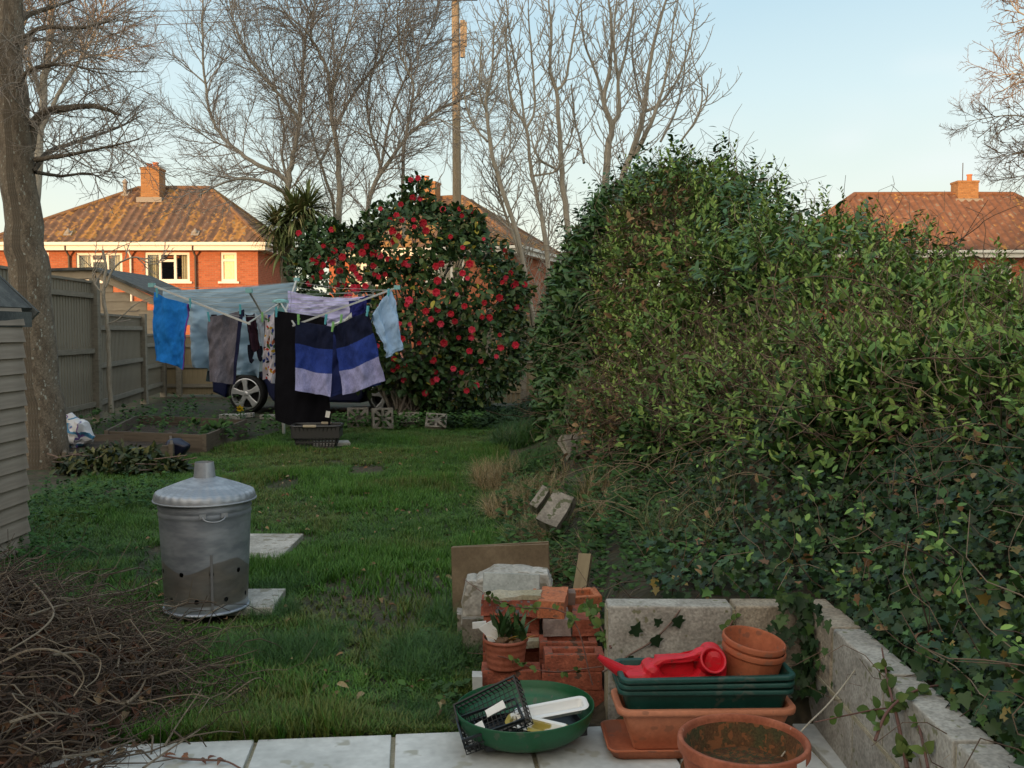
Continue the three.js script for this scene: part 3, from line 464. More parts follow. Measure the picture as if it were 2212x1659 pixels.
  cloth('striped_towel', 'left striped towel of navy, blue and lavender bands before the black towel', 'towel', [[640, 694], [721, 706], [716, 857], [640, 843]], st(.33, .68, 1), { d: [11.3, 11.3], amp: .022, folds: 1.2, seed: 15, hem: .02, group: 'striped towels', sag: -.0 });
  cloth('striped_towel', 'right striped towel of navy, blue and lavender bands, flaring at its hem', 'towel', [[721, 706], [797, 671], [833, 824], [744, 853]], st(.33, .66, 2), { d: [11.3, 11.2], amp: .03, folds: 1.6, seed: 16, hem: .03, group: 'striped towels', sag: .0 });
  cloth('striped_towel', 'dark blue back layer below the right striped towel', 'towel', [[716, 712], [797, 690], [822, 832], [715, 860]], plain([.035, .05, .19], .3, 17), { d: [11.5, 11.4], amp: .03, folds: 2, seed: 17, hem: .04 });
  cloth('pillowcase', 'pale blue pillowcase at the right end of the airer', 'pillowcase', [[799, 682], [846, 628], [873, 752], [830, 777]], plain([.36, .50, .68], .1, 18), { d: [11.5, 11.9], amp: .03, folds: 1.5, seed: 18, hem: .04, sag: -.03 });
  const lil = plain([.50, .49, .78], .1, 19);
  cloth('bed_sheet', 'lilac sheet hung behind the black towel and lines', 'sheet', [[624, 628], [795, 640], [790, 700], [626, 712]], lil, { d: [13.2, 12.8], amp: .035, folds: 3, seed: 19, sag: .05, nu: 60 });
  cloth('towel', 'navy blue towel hung behind the right arm of the airer', 'towel', [[757, 650], [803, 634], [800, 700], [759, 714]], plain([.018, .022, .14], .25, 20), { d: [12.7, 12.4], amp: .03, folds: 1.4, seed: 20 });
  cloth('garment', 'small white garment showing above the right striped towel', 'garment', [[722, 698], [760, 675], [764, 700], [726, 712]], plain([.66, .68, .66], .1, 21), { d: [12.0, 12.0], amp: .03, folds: 1, seed: 21 });
  // pegs
  const pegG = () => merge([T(new THREE.BoxGeometry(.011, .078, .008), -.005, 0, .007, .12), T(new THREE.BoxGeometry(.011, .078, .008), -.005, 0, -.007, -.12), T(new THREE.TorusGeometry(.008, .002, 5, 10), 0, .004, 0)]);
  const pg = pegG(), green = std({ color: C(.24, .52, .18), roughness: .5 }), cyan = std({ color: C(.10, .42, .50), roughness: .5 });
  for (const [x, y, d, m, w] of [[646, 690, 11.25, green, 'green peg at the left corner of the left striped towel'], [720, 706, 11.2, green, 'green peg joining the two striped towels'], [738, 690, 11.5, green, 'green peg beside the small white garment'], [568, 685, 11.85, green, 'green peg left of the patterned cloth'], [795, 672, 11.15, cyan, 'blue peg at the right corner of the striped towel'], [340, 632, 12.1, cyan, 'blue peg at the left corner of the bright blue towel'], [412, 655, 11.9, cyan, 'blue peg at the right corner of the bright blue towel'], [452, 684, 11.8, cyan, 'blue peg on the left corner of the grey towel'], [520, 668, 11.8, cyan, 'blue peg on the right corner of the grey towel'], [840, 634, 11.8, cyan, 'blue peg on the pale blue pillowcase'], [705, 690, 11.4, cyan, 'blue peg on the right corner of the black towel'], [598, 674, 11.6, cyan, 'blue peg on the left corner of the black towel']]) {
    const o = part('clothes_peg', pg, m, scene); o.position.copy(P(x, y, d)); o.scale.setScalar(1.5); o.rotation.set(0, .5, x % 3 * .15 - .15); tag(o, w, 'peg', 'pegs on the washing');
  }
}
// ---------------------------------------------------------------- laundry basket
{
  const g = G(680, 972), b = thing('laundry_basket', 'dark plastic laundry basket on the grass under the washing', 'basket', [g.x, 0, g.z - .16], .06);
  const w0 = .40, w1 = .56, d0 = .27, d1 = .38, H = .27, side = (ax, x0, x1, z, z1, n) => { const o = []; const pt = (t, k) => { const e = lerp(x0, x1, k) * (t - .5), f = lerp(z, z1, k); return ax ? V(f, k * H, e) : V(e, k * H, f); };
    for (let i = 0; i < n; i++) o.push(between(pt(i / (n - 1), 0), pt(i / (n - 1), 1), .012, .008)); for (const k of [.0, .1, .32, .55, .78]) o.push(between(pt(0, k), pt(1, k), .01, .022)); return o; };
  part('lattice_wall', merge([...side(0, w0, w1, d0 / 2, d1 / 2, 13), ...side(0, w0, w1, -d0 / 2, -d1 / 2, 13), ...side(1, d0, d1, w0 / 2, w1 / 2, 9), ...side(1, d0, d1, -w0 / 2, -w1 / 2, 9), T(new THREE.BoxGeometry(w0, .01, d0), 0, .008, 0)]), M.basket = std({ color: C(.035, .035, .035), roughness: .5 }), b);
  part('upper_wall', merge([between(V(-w1 / 2 + .012, H - .07, d1 / 2 - .012), V(w1 / 2 - .012, H - .07, d1 / 2 - .012), .008, .13), between(V(-w1 / 2 + .012, H - .07, -d1 / 2 + .012), V(w1 / 2 - .012, H - .07, -d1 / 2 + .012), .008, .13), between(V(w1 / 2 - .014, H - .07, d1 / 2), V(w1 / 2 - .014, H - .07, -d1 / 2), .008, .13), between(V(-w1 / 2 + .014, H - .07, d1 / 2), V(-w1 / 2 + .014, H - .07, -d1 / 2), .008, .13)]), M.basket, b);
  const rp = []; for (let i = 0; i <= 40; i++) { const a = i / 40 * 2 * Math.PI, c = Math.cos(a), s = Math.sin(a), e = .35; rp.push(V(Math.sign(c) * Math.pow(Math.abs(c), e) * w1 / 2, H, Math.sign(s) * Math.pow(Math.abs(s), e) * d1 / 2)); }
  part('rim', new TB().tube(rp, .012, 8, false).geo(), std({ color: C(.06, .06, .062), roughness: .3 }), b);
  part('handle', merge([rbox(.15, .03, .03, .008, -.06, H + .004, d1 / 2 + .002), rbox(.12, .03, .03, .008, .08, H + .004, -d1 / 2)]), std({ color: C(.42, .36, .26), roughness: .6 }), b);
}
// ---------------------------------------------------------------- pierced screen blocks
{
  const S = .29, t = .09;
  const leaf = (a) => { const o = []; for (let i = 0; i <= 8; i++) { const k = i / 8; o.push([.035 + k * .125, .03 * Math.sin(k * Math.PI)]); } for (let i = 7; i >= 1; i--) { const k = i / 8; o.push([.035 + k * .125, -.03 * Math.sin(k * Math.PI)]); } return o.map(([x, y]) => [x * Math.cos(a) - y * Math.sin(a), x * Math.sin(a) + y * Math.cos(a)]); };
  const ring = (r0, r1, a0, a1) => { const o = []; for (let i = 0; i <= 6; i++) { const a = lerp(a0, a1, i / 6); o.push([Math.cos(a) * r1, Math.sin(a) * r1]); } for (let i = 6; i >= 0; i--) { const a = lerp(a0, a1, i / 6); o.push([Math.cos(a) * r0, Math.sin(a) * r0]); } return o; };
  const h = S / 2, holes = []; 
  for (let k = 0; k < 8; k++) { const a = k / 8 * 2 * Math.PI, m = a + Math.PI / 8, R = h - .028, lim = (q) => R / Math.max(Math.abs(Math.cos(q)), Math.abs(Math.sin(q))); const a0 = a + .17, a1 = a + Math.PI / 4 - .17, mid = (a0 + a1) / 2; holes.push([[Math.cos(mid) * .045, Math.sin(mid) * .045], [Math.cos(a0) * lim(a0) * .95, Math.sin(a0) * lim(a0) * .95], [Math.cos(mid) * lim(mid), Math.sin(mid) * lim(mid)], [Math.cos(a1) * lim(a1) * .95, Math.sin(a1) * lim(a1) * .95]]); }
  const g = extrude([[-h, -h], [h, -h], [h, h], [-h, h]], t, .006, holes), mat = mottled([.17, .15, .12], [.26, .23, .19], .4, { grain: .3, bump: .004, seed: 91 });
  const put = (x, y, d, yaw, tilt, roll, up, lab) => { const q = P(x, y, d), m = part('screen_block', g, mat, scene); m.rotation.set(tilt, yaw, roll, 'YXZ'); m.position.set(q.x, up, q.z); tag(m, lab, 'concrete block', 'pierced concrete screen blocks'); };
  put(773, 900, 13.6, .12, -.1, 0, .15, 'left of the two upright pierced concrete blocks'); put(826, 900, 13.5, .35, -.16, 0, .15, 'right of the two upright pierced concrete blocks');
  put(884, 904, 13.9, .1, -1.15, .05, .1, 'pierced concrete block lying back in the weeds'); put(942, 905, 13.5, .12, -.95, -.1, .10, 'pierced concrete block leaning low at the right of its row');
}
// ---------------------------------------------------------------- slabs in the grass
{
  const slab = (x, y, w, l, ry, lab, s) => { const q = G(x, y), m = part('stepping_slab', jitter(uvBox(new RoundedBoxGeometry(w, .04, l, 2, .005)), .003, 6, s), M.concrete, scene); m.position.set(q.x, .026, q.z); m.rotation.y = ry; tag(m, lab, 'paving slab', 'stepping slabs in the lawn'); };
  slab(540, 1192, .52, .66, 0, 'pale slab in the grass just behind the metal bin', 1); slab(528, 1312, .34, .34, .05, 'pale slab in the grass under the right edge of the metal bin', 2); slab(716, 963, .42, .30, .25, 'pale slab in the grass beside the laundry basket', 3);
  for (const [x, y, w, l, ry, lab] of [[790, 888, .5, .2, .1, 'stone edging in the weeds left of the upright pierced blocks'], [600, 907, .5, .3, -.1, 'flat stone at the lawn edge behind the black towel'], [502, 906, .36, .2, -.25, 'left flat stone by the yellow flower'], [525, 903, .34, .2, .1, 'right flat stone by the yellow flower']]) { const q = G(x, y), m = part('edging_stone', jitter(uvBox(new RoundedBoxGeometry(w, .07, l, 2, .01)), .02, 5, x), M.concrete, scene); m.position.set(q.x, .04, q.z); m.rotation.y = ry; tag(m, lab, 'stone'); }
}
// ---------------------------------------------------------------- raised beds
function raisedBed(lab, q, h, soilH) {                                   // q: four ground corners, front-left first, going round
  const b = thing('raised_bed', lab, 'raised bed', [q[0].x, 0, q[0].z]), L = q.map((v) => v.clone().sub(b.position).setY(0));
  for (let i = 0; i < 4; i++) { const m = L[i].clone().setY(h / 2), n = L[(i + 1) % 4].clone().setY(h / 2); part('board', between(m, n, .028, h + (i % 2) * .012), M.bed, b); }
  for (const i of [0, 1, 2, 3]) part('corner_peg', box(.045, h + .012, .045, L[i].x * .98 + .02, (h + .012) / 2, L[i].z + .03), M.bed, b);
  const s = new THREE.Shape(L.map((v) => new THREE.Vector2(v.x * .99, v.z * .99))); part('soil', jitter(uvBox(new THREE.ShapeGeometry(s).rotateX(Math.PI / 2).translate(0, soilH, 0)), .002, 3), M.soilBoth || (M.soilBoth = Object.assign(M.soil.clone(), { side: THREE.DoubleSide })), b); return b;
}
{
  const a = G(305, 972), c = G(440, 980), d = G(533, 938), e = G(330, 925);
  raisedBed('long timber raised bed with a few plants, nearest the lawn', [G(230, 968), G(446, 978), G(532, 940), G(300, 928)], .20, .09);
  raisedBed('lower timber raised bed behind the leafy prunings', [G(140, 1016), G(372, 996), G(368, 968), G(150, 972)], .17, .10);
}
// compost sack
{
  const g = G(165, 985), q = thing('compost_sack', 'slumped white and purple compost sack beside the tree trunk', 'sack', [g.x, .1, g.z]);
  const m = fabric.b; const mat = std({ roughness: .4, map: tex(256, 256, (u, v) => { const s = Math.sin(u * 14 + 5 * tfbm(u, v, 4, 2)), w = Math.sin(v * 11 + u * 5); return s > .93 ? [.16, .09, .28] : w > .9 ? [.06, .22, .38] : v < .18 ? [.10, .25, .42] : [.66, .66, .68]; }) });
  const s = new THREE.SphereGeometry(.5, 40, 28); jitter(s, .2, 3.4, 4); jitter(s, .06, 9, 9); jitter(s, .02, 24, 2); part('bag', s.scale(.32, .30, .32).translate(0, .12, 0), mat, q);
  part('twisted_neck', T(jitter(new THREE.CylinderGeometry(.05, .12, .16, 14, 4), .02, 12), -.04, .27, 0, 0, 0, .5), mat, q);
}
// ---------------------------------------------------------------- galvanised incinerator bin
{
  M.zinc = std({ metalness: .65, roughness: .58, map: tex(512, 512, (u, v) => { const k = tfbm(u, v, 14, 3, 3), g = tfbm(u, v, 60, 2, 8), edge = .42 + .05 * (tfbm(u, .3, 5, 3, 5) - .5) * 2 + .05 * Math.sin(u * 18.8), lowEdge = .085 + .02 * (tfbm(u, .7, 9, 2, 7) - .5);
      let c = mul3(mix3([.28, .31, .355], [.39, .42, .47], sstep(.3, .7, k)), .9 + .2 * g); const st = sstep(.004, -.012, v - edge) * sstep(lowEdge - .012, lowEdge + .01, v); c = mix3(c, mul3([.19, .165, .135], .55 + .9 * tfbm(u, v, 22, 4, 11)), st * (.55 + .45 * tfbm(u, v, 8, 3, 15))); return c; }),
    roughnessMap: tex(128, 128, (u, v) => .75 + .3 * tfbm(u, v, 10, 3, 4), false), bumpMap: tex(256, 256, (u, v) => tfbm(u, v, 24, 3, 6), false), bumpScale: .0006 });
  M.zincHoles = M.zinc.clone(); { const hs = []; const W = 28; for (let k = 0; k < W; k++) hs.push(k); const n = 2048, m = 512, d = new Uint8Array(n * m * 4).fill(255); const C2 = 2 * Math.PI * .21, HH = .56;
    for (let j = 0; j < m; j++) for (let i = 0; i < n; i++) { const x = (i + .5) / n * C2, y = (j + .5) / m * HH; for (const [row, off] of [[.075, 0], [.205, .5]]) { const step = C2 / 9, dx = ((x / step + off) % 1 - .5) * step, dy = y - row; if (dx * dx + dy * dy < .0115 * .0115) { const o = (j * n + i) * 4; d[o] = d[o + 1] = d[o + 2] = 0; } } }
    const t = new THREE.DataTexture(d, n, m, THREE.RGBAFormat); t.magFilter = THREE.LinearFilter; t.wrapS = THREE.RepeatWrapping; t.needsUpdate = true; M.zincHoles.alphaMap = t; M.zincHoles.alphaTest = .5; M.zincHoles.side = THREE.DoubleSide; }
  const g = G(447, 1330), b = thing('incinerator_bin', 'galvanised garden incinerator bin with fluted chimney lid on the lawn', 'bin', [g.x, .045, g.z], .42);
  const prof = []; for (let i = 0; i <= 60; i++) { const t = i / 60, y = t * .56; let r = lerp(.196, .222, t); for (const [c, a] of [[.505, .004], [.475, .004], [.545, .004], [.03, .003]]) r += a * Math.exp(-Math.pow((y - c) / .006, 2)); prof.push([r, y]); }
  part('body', new THREE.LatheGeometry(prof.map(([r, y]) => new THREE.Vector2(r, y)), 72), M.zincHoles, b); b.scale.setScalar(.96);
  part('base_ring', merge([lathe([[.192, .004], [.204, 0], [.208, .006], [.203, .014], [.196, .012]], 72), lathe([[.001, .02], [.195, .02]], 48)]), M.zinc, b);
  part('seam', T(uvBox(new THREE.BoxGeometry(.012, .44, .003)), 0, 0, 0, -.046).translate(0, .25, .2105), std({ color: C(.17, .17, .175), metalness: .4, roughness: .6 }), b);
  M.zincLid = M.zinc.clone(); M.zincLid.map = tex(256, 256, (u, v) => mul3(mix3([.30, .32, .35], [.40, .42, .45], sstep(.3, .7, tfbm(u, v, 12, 3, 3))), .9 + .2 * tfbm(u, v, 60, 2, 8)));
  const N = 32, R = .243;                                                // fluted cone running out into a turned-down rim
  const lid = part('lid', grid(N * 8, 22, (u, v) => {
    const a = u * 2 * Math.PI, t = v; let r, y; const fl = .5 + .5 * Math.cos(a * N);
    if (t < .7) { const k = t / .7; r = lerp(.052, .222, k); y = .565 + .079 - .052 * k - .012 * k * k; y += .0035 * sstep(.1, .9, k) * (fl - .5); }
    else { const k = (t - .7) / .3; r = lerp(.222, R, Math.sin(k * Math.PI / 2)) + .0035 * (fl - .5) * (1 - k); y = .565 + .015 - .042 * (1 - Math.cos(k * Math.PI / 2)) + .0045 * (fl - .5) * Math.pow(Math.max(0, 1 - k), .6); }
    return V(Math.cos(-a) * r, y, Math.sin(-a) * r);
  }), Object.assign(M.zincLid, { side: THREE.DoubleSide }), b);
  part('rim_bead', new THREE.TorusGeometry(R, .0042, 8, 72).rotateX(Math.PI / 2).translate(0, .538, 0), M.zincLid, lid);
  part('chimney', lathe([[.054, .629], [.050, .664], [.045, .718], [.043, .718], [.048, .664], [.050, .634]], 40), M.zincLid, lid);
  const hp = []; for (let i = 0; i <= 16; i++) { const a = Math.PI * i / 16; hp.push(V(Math.cos(a) * .052, -.022 * Math.sin(a), .004 + .03 * Math.sin(a))); }
  for (const a of [.05, Math.PI + .05]) { const hd = part('handle', merge([new TB().tube(hp, .004, 7).geo(), T(uvBox(new THREE.BoxGeometry(.03, .022, .004)), -.05, .003, .002), T(uvBox(new THREE.BoxGeometry(.03, .022, .004)), .05, .003, .002)]), M.zincLid, b); hd.position.set(Math.sin(a) * .2235, .485, Math.cos(a) * .2235); hd.rotation.y = a; }
}
// ---------------------------------------------------------------- block wall
{
  const w = thing('retaining_wall', 'low concrete block wall turning the corner round the plant pots', 'wall'), L = .44, Hh = .215, r = rng(41), th = .10, top = .45;
  const block = (l) => jitter(uvBox(new RoundedBoxGeometry(l, Hh - .012, th, 2, .007)), .0022, 16, l * 7);
  const B = block(L - .012), Bs = block(L / 2 - .012), x0 = .325;
  // back leg, courses from the ground up to y = .42
  const yb = [-.0, .205];
  for (let c = 0; c < 2; c++) {
    const y = yb[c] + Hh / 2 - .01; let x = x0; const seq = c === 1 ? [L, L * .8] : [L / 2, L, L * .3];
    for (const l of seq) { const m = part('block', l > L * .6 ? B : Bs, (c === 1 && x > x0 + .1) ? M.blockBrown : M.block, w); m.scale.x = l > L * .6 ? l / L : l / (L / 2); m.position.set(x + l / 2 + (r() - .5) * .002, y, WALLZ - th / 2 + (r() - .5) * .003); m.rotation.y = (r() - .5) * .006; x += l; }
    let z = WALLZ + .0; const seq2 = c === 1 ? [L * .55, L, L, L, L] : [L, L, L, L, L / 2];
    for (const l of seq2) { const g = l === L ? B : Bs, m = part('block', g, c === 1 && z < WALLZ + .2 ? M.blockBrown : M.block, w); m.scale.x = l === L ? 1 : l / (L / 2); m.rotation.y = Math.PI / 2 + (r() - .5) * .006; m.position.set(WALLX + th / 2 + (r() - .5) * .003, y, z + l / 2 + .003); z += l; }
  }
  // mortar fills the joints, a little behind the faces
  part('mortar', merge([box(0.775, .392, th - .016, x0 + .39, .194, WALLZ - th / 2), box(th - .012, .3925, 1.98, WALLX + th / 2, .1943, WALLZ + .99)]), M.mortar, w);
  part('mortar_bead', merge([box(.006, .012, 1.95, WALLX - .001, .2, WALLZ + 1.0), box(.85, .012, .006, x0 + .43, .2, WALLZ + .001)]), M.mortar, w);
}
// ---------------------------------------------------------------- bricks and rubble by the wall
const BL = .215, BW = .1025, BH = .065;
const brickG = [0, 1, 2].map((s) => { // brick with a frog: a recess in its top
  const g = extrude([[-BL / 2, -BW / 2], [BL / 2, -BW / 2], [BL / 2, BW / 2], [-BL / 2, BW / 2]], BH, .004, [[[-BL / 2 + .03, -BW / 2 + .022], [BL / 2 - .03, -BW / 2 + .022], [BL / 2 - .03, BW / 2 - .022], [-BL / 2 + .03, BW / 2 - .022]]]);
  const f = uvBox(new THREE.BoxGeometry(BL - .05, BW - .034, .03)).translate(0, 0, -.008); return jitter(merge([g, f]).rotateX(-Math.PI / 2), .0028, 24, s * 5);
});
const solidG = [0, 1].map((s) => jitter(uvBox(new THREE.BoxGeometry(BL, BH, BW, 10, 4, 5)), .0045, 26, s * 7));
{
  let k = 0; const brick = (x, h, z, ry, mat, lab, solid, tilt = 0, sc = 1) => { const m = part('brick', solid ? solidG[k++ % 2] : brickG[k++ % 3], mat, scene); m.position.set(x, h + BH / 2, z); m.rotation.set(tilt, ry, 0); m.scale.x = sc; return tag(m, lab, 'brick', 'loose bricks in the pile'); };
  const lx = P(1104, 1480, 3.55).x, rx = P(1236, 1450, 3.52).x, z1 = -3.55, z2 = -3.78;
  for (const [h, s] of [[0, 0], [BH, 0]]) { brick(lx + s, h, z1, .0, M.brick, h ? 'red brick under the small bulb pot' : 'lowest red brick below the bulb pot', 0); }
  for (let i = 0; i < 3; i++) brick(rx + [.004, -.003, .006][i], i * BH, z1 + .02, [.02, -.01, .015][i], M.brick, ['lowest front red brick of the right stack', 'middle front red brick of the right stack', 'hollow-topped front red brick right of the bulb pot'][i], 0);
  for (let i = 0; i < 3; i++) { brick(lx + .0, i * BH, z2 + .02, 0, M.brick, ['lowest', 'middle', 'top'][i] + ' red brick of the stack behind the bulb pot', 0); brick(rx - .008, i * BH, z2 + .11, 0, M.brick, ['lowest', 'middle', 'top'][i] + ' red brick behind the hollow-topped front brick', 0); }
  const y3 = 3 * BH + .002;
  brick(P(1201, 1375, 3.72).x, y3, -3.79, Math.PI / 2 + .03, M.brickGrey, 'grey brown brick end below the orange brick', 1);
  brick(P(1197, 1330, 3.72).x, y3 + BH + .002, -3.80, Math.PI / 2 - .12, M.brickOrange, 'smooth orange brick on top of the grey one', 1);
  brick(P(1268, 1370, 3.72).x, y3, -3.79, Math.PI / 2 - .05, M.brick, 'red brick end right of the grey brick', 1);
  brick(P(1240, 1340, 4.0).x, y3 + .01, -4.03, .2, M.brickOrange, 'orange brick half hidden behind the topmost brick', 0, .1);
  brick(P(1105, 1360, 3.75).x, y3 - .01, -3.82, .04, M.brick, 'red brick under the old mortared brick', 1);
  // old brick with mortar on it
  const q = P(1105, 1345, 3.78), ob = thing('mortared_brick', 'broken old brick with cream mortar on its top', 'brick', [q.x, y3 + BH - .008, -3.80], -.05, 'loose bricks in the pile');
  part('brick_body', jitter(uvBox(new THREE.BoxGeometry(.235, .062, .10, 10, 4, 5)), .007, 18, 3).translate(0, .031, 0), mottled([.20, .055, .035], [.36, .10, .06], .2, { grain: .3, seed: 92, spots: [.13, .13, .14, .6] }), ob);
  part('mortar_crust', jitter(uvBox(new THREE.BoxGeometry(.225, .018, .095, 14, 2, 6)), .008, 20, 8).translate(.004, .068, 0), M.mortar, ob);
  const ms = part('mortar_lump', jitter(uvBox(new THREE.BoxGeometry(.17, .026, .05, 10, 3, 4)), .006, 20, 8), M.mortar, scene); ms.position.copy(P(1128, 1388, 3.68)); tag(ms, 'thin strip of old mortar behind the bulb plant', 'mortar piece');
  // concrete lump, grey paver, offcut, boards, stake
  const d = 4.1, pl = (a, dd) => a.map(([x, y]) => { const v = P(x, y, dd); return [v.x, v.y]; });
  const out = pl([[994, 1345], [1003, 1268], [1010, 1250], [1032, 1246], [1075, 1229], [1130, 1233], [1184, 1238], [1193, 1260], [1196, 1300], [1180, 1350]], d);
  const sm = []; for (let i = 0; i < out.length; i++) { const [a, b] = [out[i], out[(i + 1) % out.length]]; for (let t = 0; t < 5; t++) sm.push([lerp(a[0], b[0], t / 5) + (noise(i * 5 + t, 3) - .5) * .008, lerp(a[1], b[1], t / 5) + (noise(i * 5 + t, 8) - .5) * .008]); }
  const cl = part('concrete_lump', jitter(extrude(sm, .13, .012), .008, 14, 2).translate(0, 0, -d - .02), M.concrete, scene); tag(cl, 'broken lump of pale concrete leaning behind the grey paver', 'concrete');
  { const c = pl([[1000, 1345], [1196, 1345]], d); const m = part('rubble', jitter(uvBox(new THREE.BoxGeometry(c[1][0] - c[0][0], .17, .2, 8, 5, 5)), .02, 7, 4), M.chunk, scene); m.position.set((c[0][0] + c[1][0]) / 2, .085, -d + .02); tag(m, 'low rubble holding up the pale concrete lump', 'rubble'); }
  const pv = part('paver', rbox(.228, .125, .065, .006), M.paver, scene); pv.position.copy(P(1104, 1274, 3.93)); pv.rotation.set(-.42, .02, -.03); tag(pv, 'smooth grey paver tilted up against the concrete lump', 'paver');
  const of = thing('timber_offcut', 'short brown timber offcut right of the grey paver', 'timber', P(1200, 1288, 3.9), 0); part('block', jitter(uvBox(new THREE.BoxGeometry(.155, .05, .06, 8, 2, 2)), .004, 14).rotateZ(-.05), M.darkWood, of); part('end', box(.012, .05, .062, -.083, .006, .0), M.brickOrange, of);
  const bd = (dx, dz, ry, lab, rz) => { const a = P(978, 1178, 4.55), b = P(1188, 1168, 4.5), wv = b.x - a.x, m = part('board', jitter(uvBox(new RoundedBoxGeometry(wv, .46, .017, 1, .002)), .0012, 3), M.fibre, scene); m.position.set((a.x + b.x) / 2 + dx, a.y - .227, -4.52 + dz); m.rotation.set(-.07, ry, rz, 'YXZ'); tag(m, lab, 'board', 'brown boards'); return m; };
  bd(0, 0, .06, 'front brown fibreboard leaning behind the rubble pile', .022); bd(.008, -.035, .09, 'brown fibreboard just behind the front one', .035);
  const stp = [P(1248, 1300, 4.4), P(1264, 1196, 4.5)], sk = part('wooden_stake', jitter(between(stp[0].setY(.1), stp[1], .06, .035), .006, 12), M.gate, scene); tag(sk, 'broken wooden stake leaning behind the brick pile', 'stake');
  const ws = part('stone_block', jitter(uvBox(new THREE.BoxGeometry(.035, .10, .07, 3, 4, 3)), .006, 14), M.slab, scene); ws.position.copy(G(1032, 1530).setY(.075)); tag(ws, 'small white stone block left of the brick pile', 'stone');
  const dp = part('stone_block', jitter(uvBox(new THREE.BoxGeometry(.10, .11, .12, 4, 4, 4)), .012, 10), M.chunk, scene); dp.position.copy(G(1013, 1375).setY(.06)); tag(dp, 'mossy stone at the left foot of the concrete lump', 'stone');
  // concrete chunks sticking out of the bank
  const ck = (x, y, w, h, rx, ry, rz, s, lab) => { const m = part('concrete_chunk', jitter(uvBox(new THREE.BoxGeometry(w, h, .09, 6, 6, 2)), .008, 9, s), M.chunk, scene), q = P(x, y, s); m.position.copy(q); m.rotation.set(rx, ry, rz); tag(m, lab, 'concrete chunk'); };
  ck(1250, 962, .27, .18, -.75, .3, .42, 7.6, 'larger concrete chunk high on the grassy bank'); ck(1202, 1106, .13, .21, -.7, -.2, -.55, 5.6, 'concrete chunk low on the bank above the brown boards'); ck(1166, 1078, .05, .14, -.6, -.1, -.6, 5.8, 'small concrete chunk beside dead grass on the bank');
}
// ---------------------------------------------------------------- bulb pot on the bricks
function potProfile(R, H, wall, rimH, taper, ribs = 0) {
  const b = R * taper, o = [[.001, 0], [b, 0]]; const n = 26; for (let i = 1; i <= n; i++) { const t = i / n, y = t * (H - rimH); let r = lerp(b, R * .94, t); if (ribs) r += .0008 * Math.sin(t * ribs * 2 * Math.PI); o.push([r, y]); }
  o.push([R * .985, H - rimH + .002], [R, H - rimH * .8], [R, H - .004], [R - .004, H], [R - wall, H], [R - wall - .003, H - .01], [b - wall, wall], [.001, wall]); return o;
}
{
  const base = P(1092, 1452, 3.53), o = thing('bulb_pot', 'small ribbed terracotta pot of bulbs standing on the bricks', 'plant pot', [base.x, 2 * BH + .003, -3.54]);
  part('pot', lathe(potProfile(.083, .108, .005, .012, .80, 4), 48), M.terraDark || (M.terraDark = mottled([.25, .07, .035], [.31, .09, .05], .4, { grain: .1, rough: .6, seed: 95 })), o);
  part('soil', jitter(new THREE.CircleGeometry(.076, 24).rotateX(-Math.PI / 2), .006, 30).translate(0, .096, 0), M.soil, o);
  const r = rng(51), gs = [], ys = []; const blade = (x, z, a, h, w, bend) => grid(2, 6, (u, v) => { const k = v * h, wd = w * Math.sin(Math.PI * clamp(.12 + v * .88)) * (u - .5), off = bend * v * v; return V(x + Math.cos(a) * off - Math.sin(a) * wd, .09 + k - bend * v * v * .25, z + Math.sin(a) * off + Math.cos(a) * wd + .004 * Math.abs(u - .5)); });
  for (let i = 0; i < 44; i++) { const c = i < 28 ? [-.012, -.01] : [.048, .0]; gs.push(blade(c[0] + (r() - .5) * .05, c[1] + (r() - .5) * .04, r() * 6.28, 0.06 + r() * .09, .022, .02 + r() * .06)); }
  for (let i = 0; i < 4; i++) ys.push(blade([-.03, .0, .02, .06][i], .03, [2.6, .4, 1.2, .3][i], .05, .024, .05));
  M.bulbLeaf = std({ color: C(.045, .10, .03), roughness: .5, side: THREE.DoubleSide }); M.yellowLeaf = std({ color: C(.42, .22, .03), roughness: .6, side: THREE.DoubleSide });
  part('leaf', merge(gs), M.bulbLeaf, o, 'stuff'); part('yellow_leaf', merge(ys), M.yellowLeaf, o);
  const bs = []; for (let i = 0; i < 14; i++) bs.push(T(jitter(new THREE.SphereGeometry(.011 + r() * .007, 8, 6), .003, 60, i), (r() - .5) * .11, .098, (r() - .2) * .07)); part('bulb', merge(bs), mottled([.10, .05, .03], [.3, .2, .12], .1, { seed: 96 }), o, 'stuff');
  const tg = part('plastic_tag', merge([T(jitter(uvBox(new THREE.BoxGeometry(.05, .075, .002, 4, 6, 1)), .008, 26), -.052, .128, .02, 0, .3, .5), T(uvBox(new THREE.BoxGeometry(.05, .026, .002)), -.095, .155, .01, .2, .2, .05)]), M.whitePlastic, o);
}
const roundRect = (w, d, r, n = 6) => { const o = []; for (const [cx, cy, a0] of [[w / 2 - r, d / 2 - r, 0], [-w / 2 + r, d / 2 - r, 90], [-w / 2 + r, -d / 2 + r, 180], [w / 2 - r, -d / 2 + r, 270]]) for (let i = 0; i <= n; i++) { const a = (a0 + 90 * i / n) * Math.PI / 180; o.push([cx + Math.cos(a) * r, cy + Math.sin(a) * r]); } return o; };
function troughGeo(rows) {                                                // rings of [w, d, corner radius, y], outside up, over the rim, down inside
  const rs = rows.map(([w, d, r, y]) => roundRect(w, d, r).map(([x, z]) => V(x, y, z))), n = rs[0].length;
  const g = grid(n, rs.length - 1, (u, v) => rs[Math.round(v * (rs.length - 1))][Math.round((1 - u) * n) % n]); return uvBox(toFlat(g));
}
const toFlat = (g) => g;
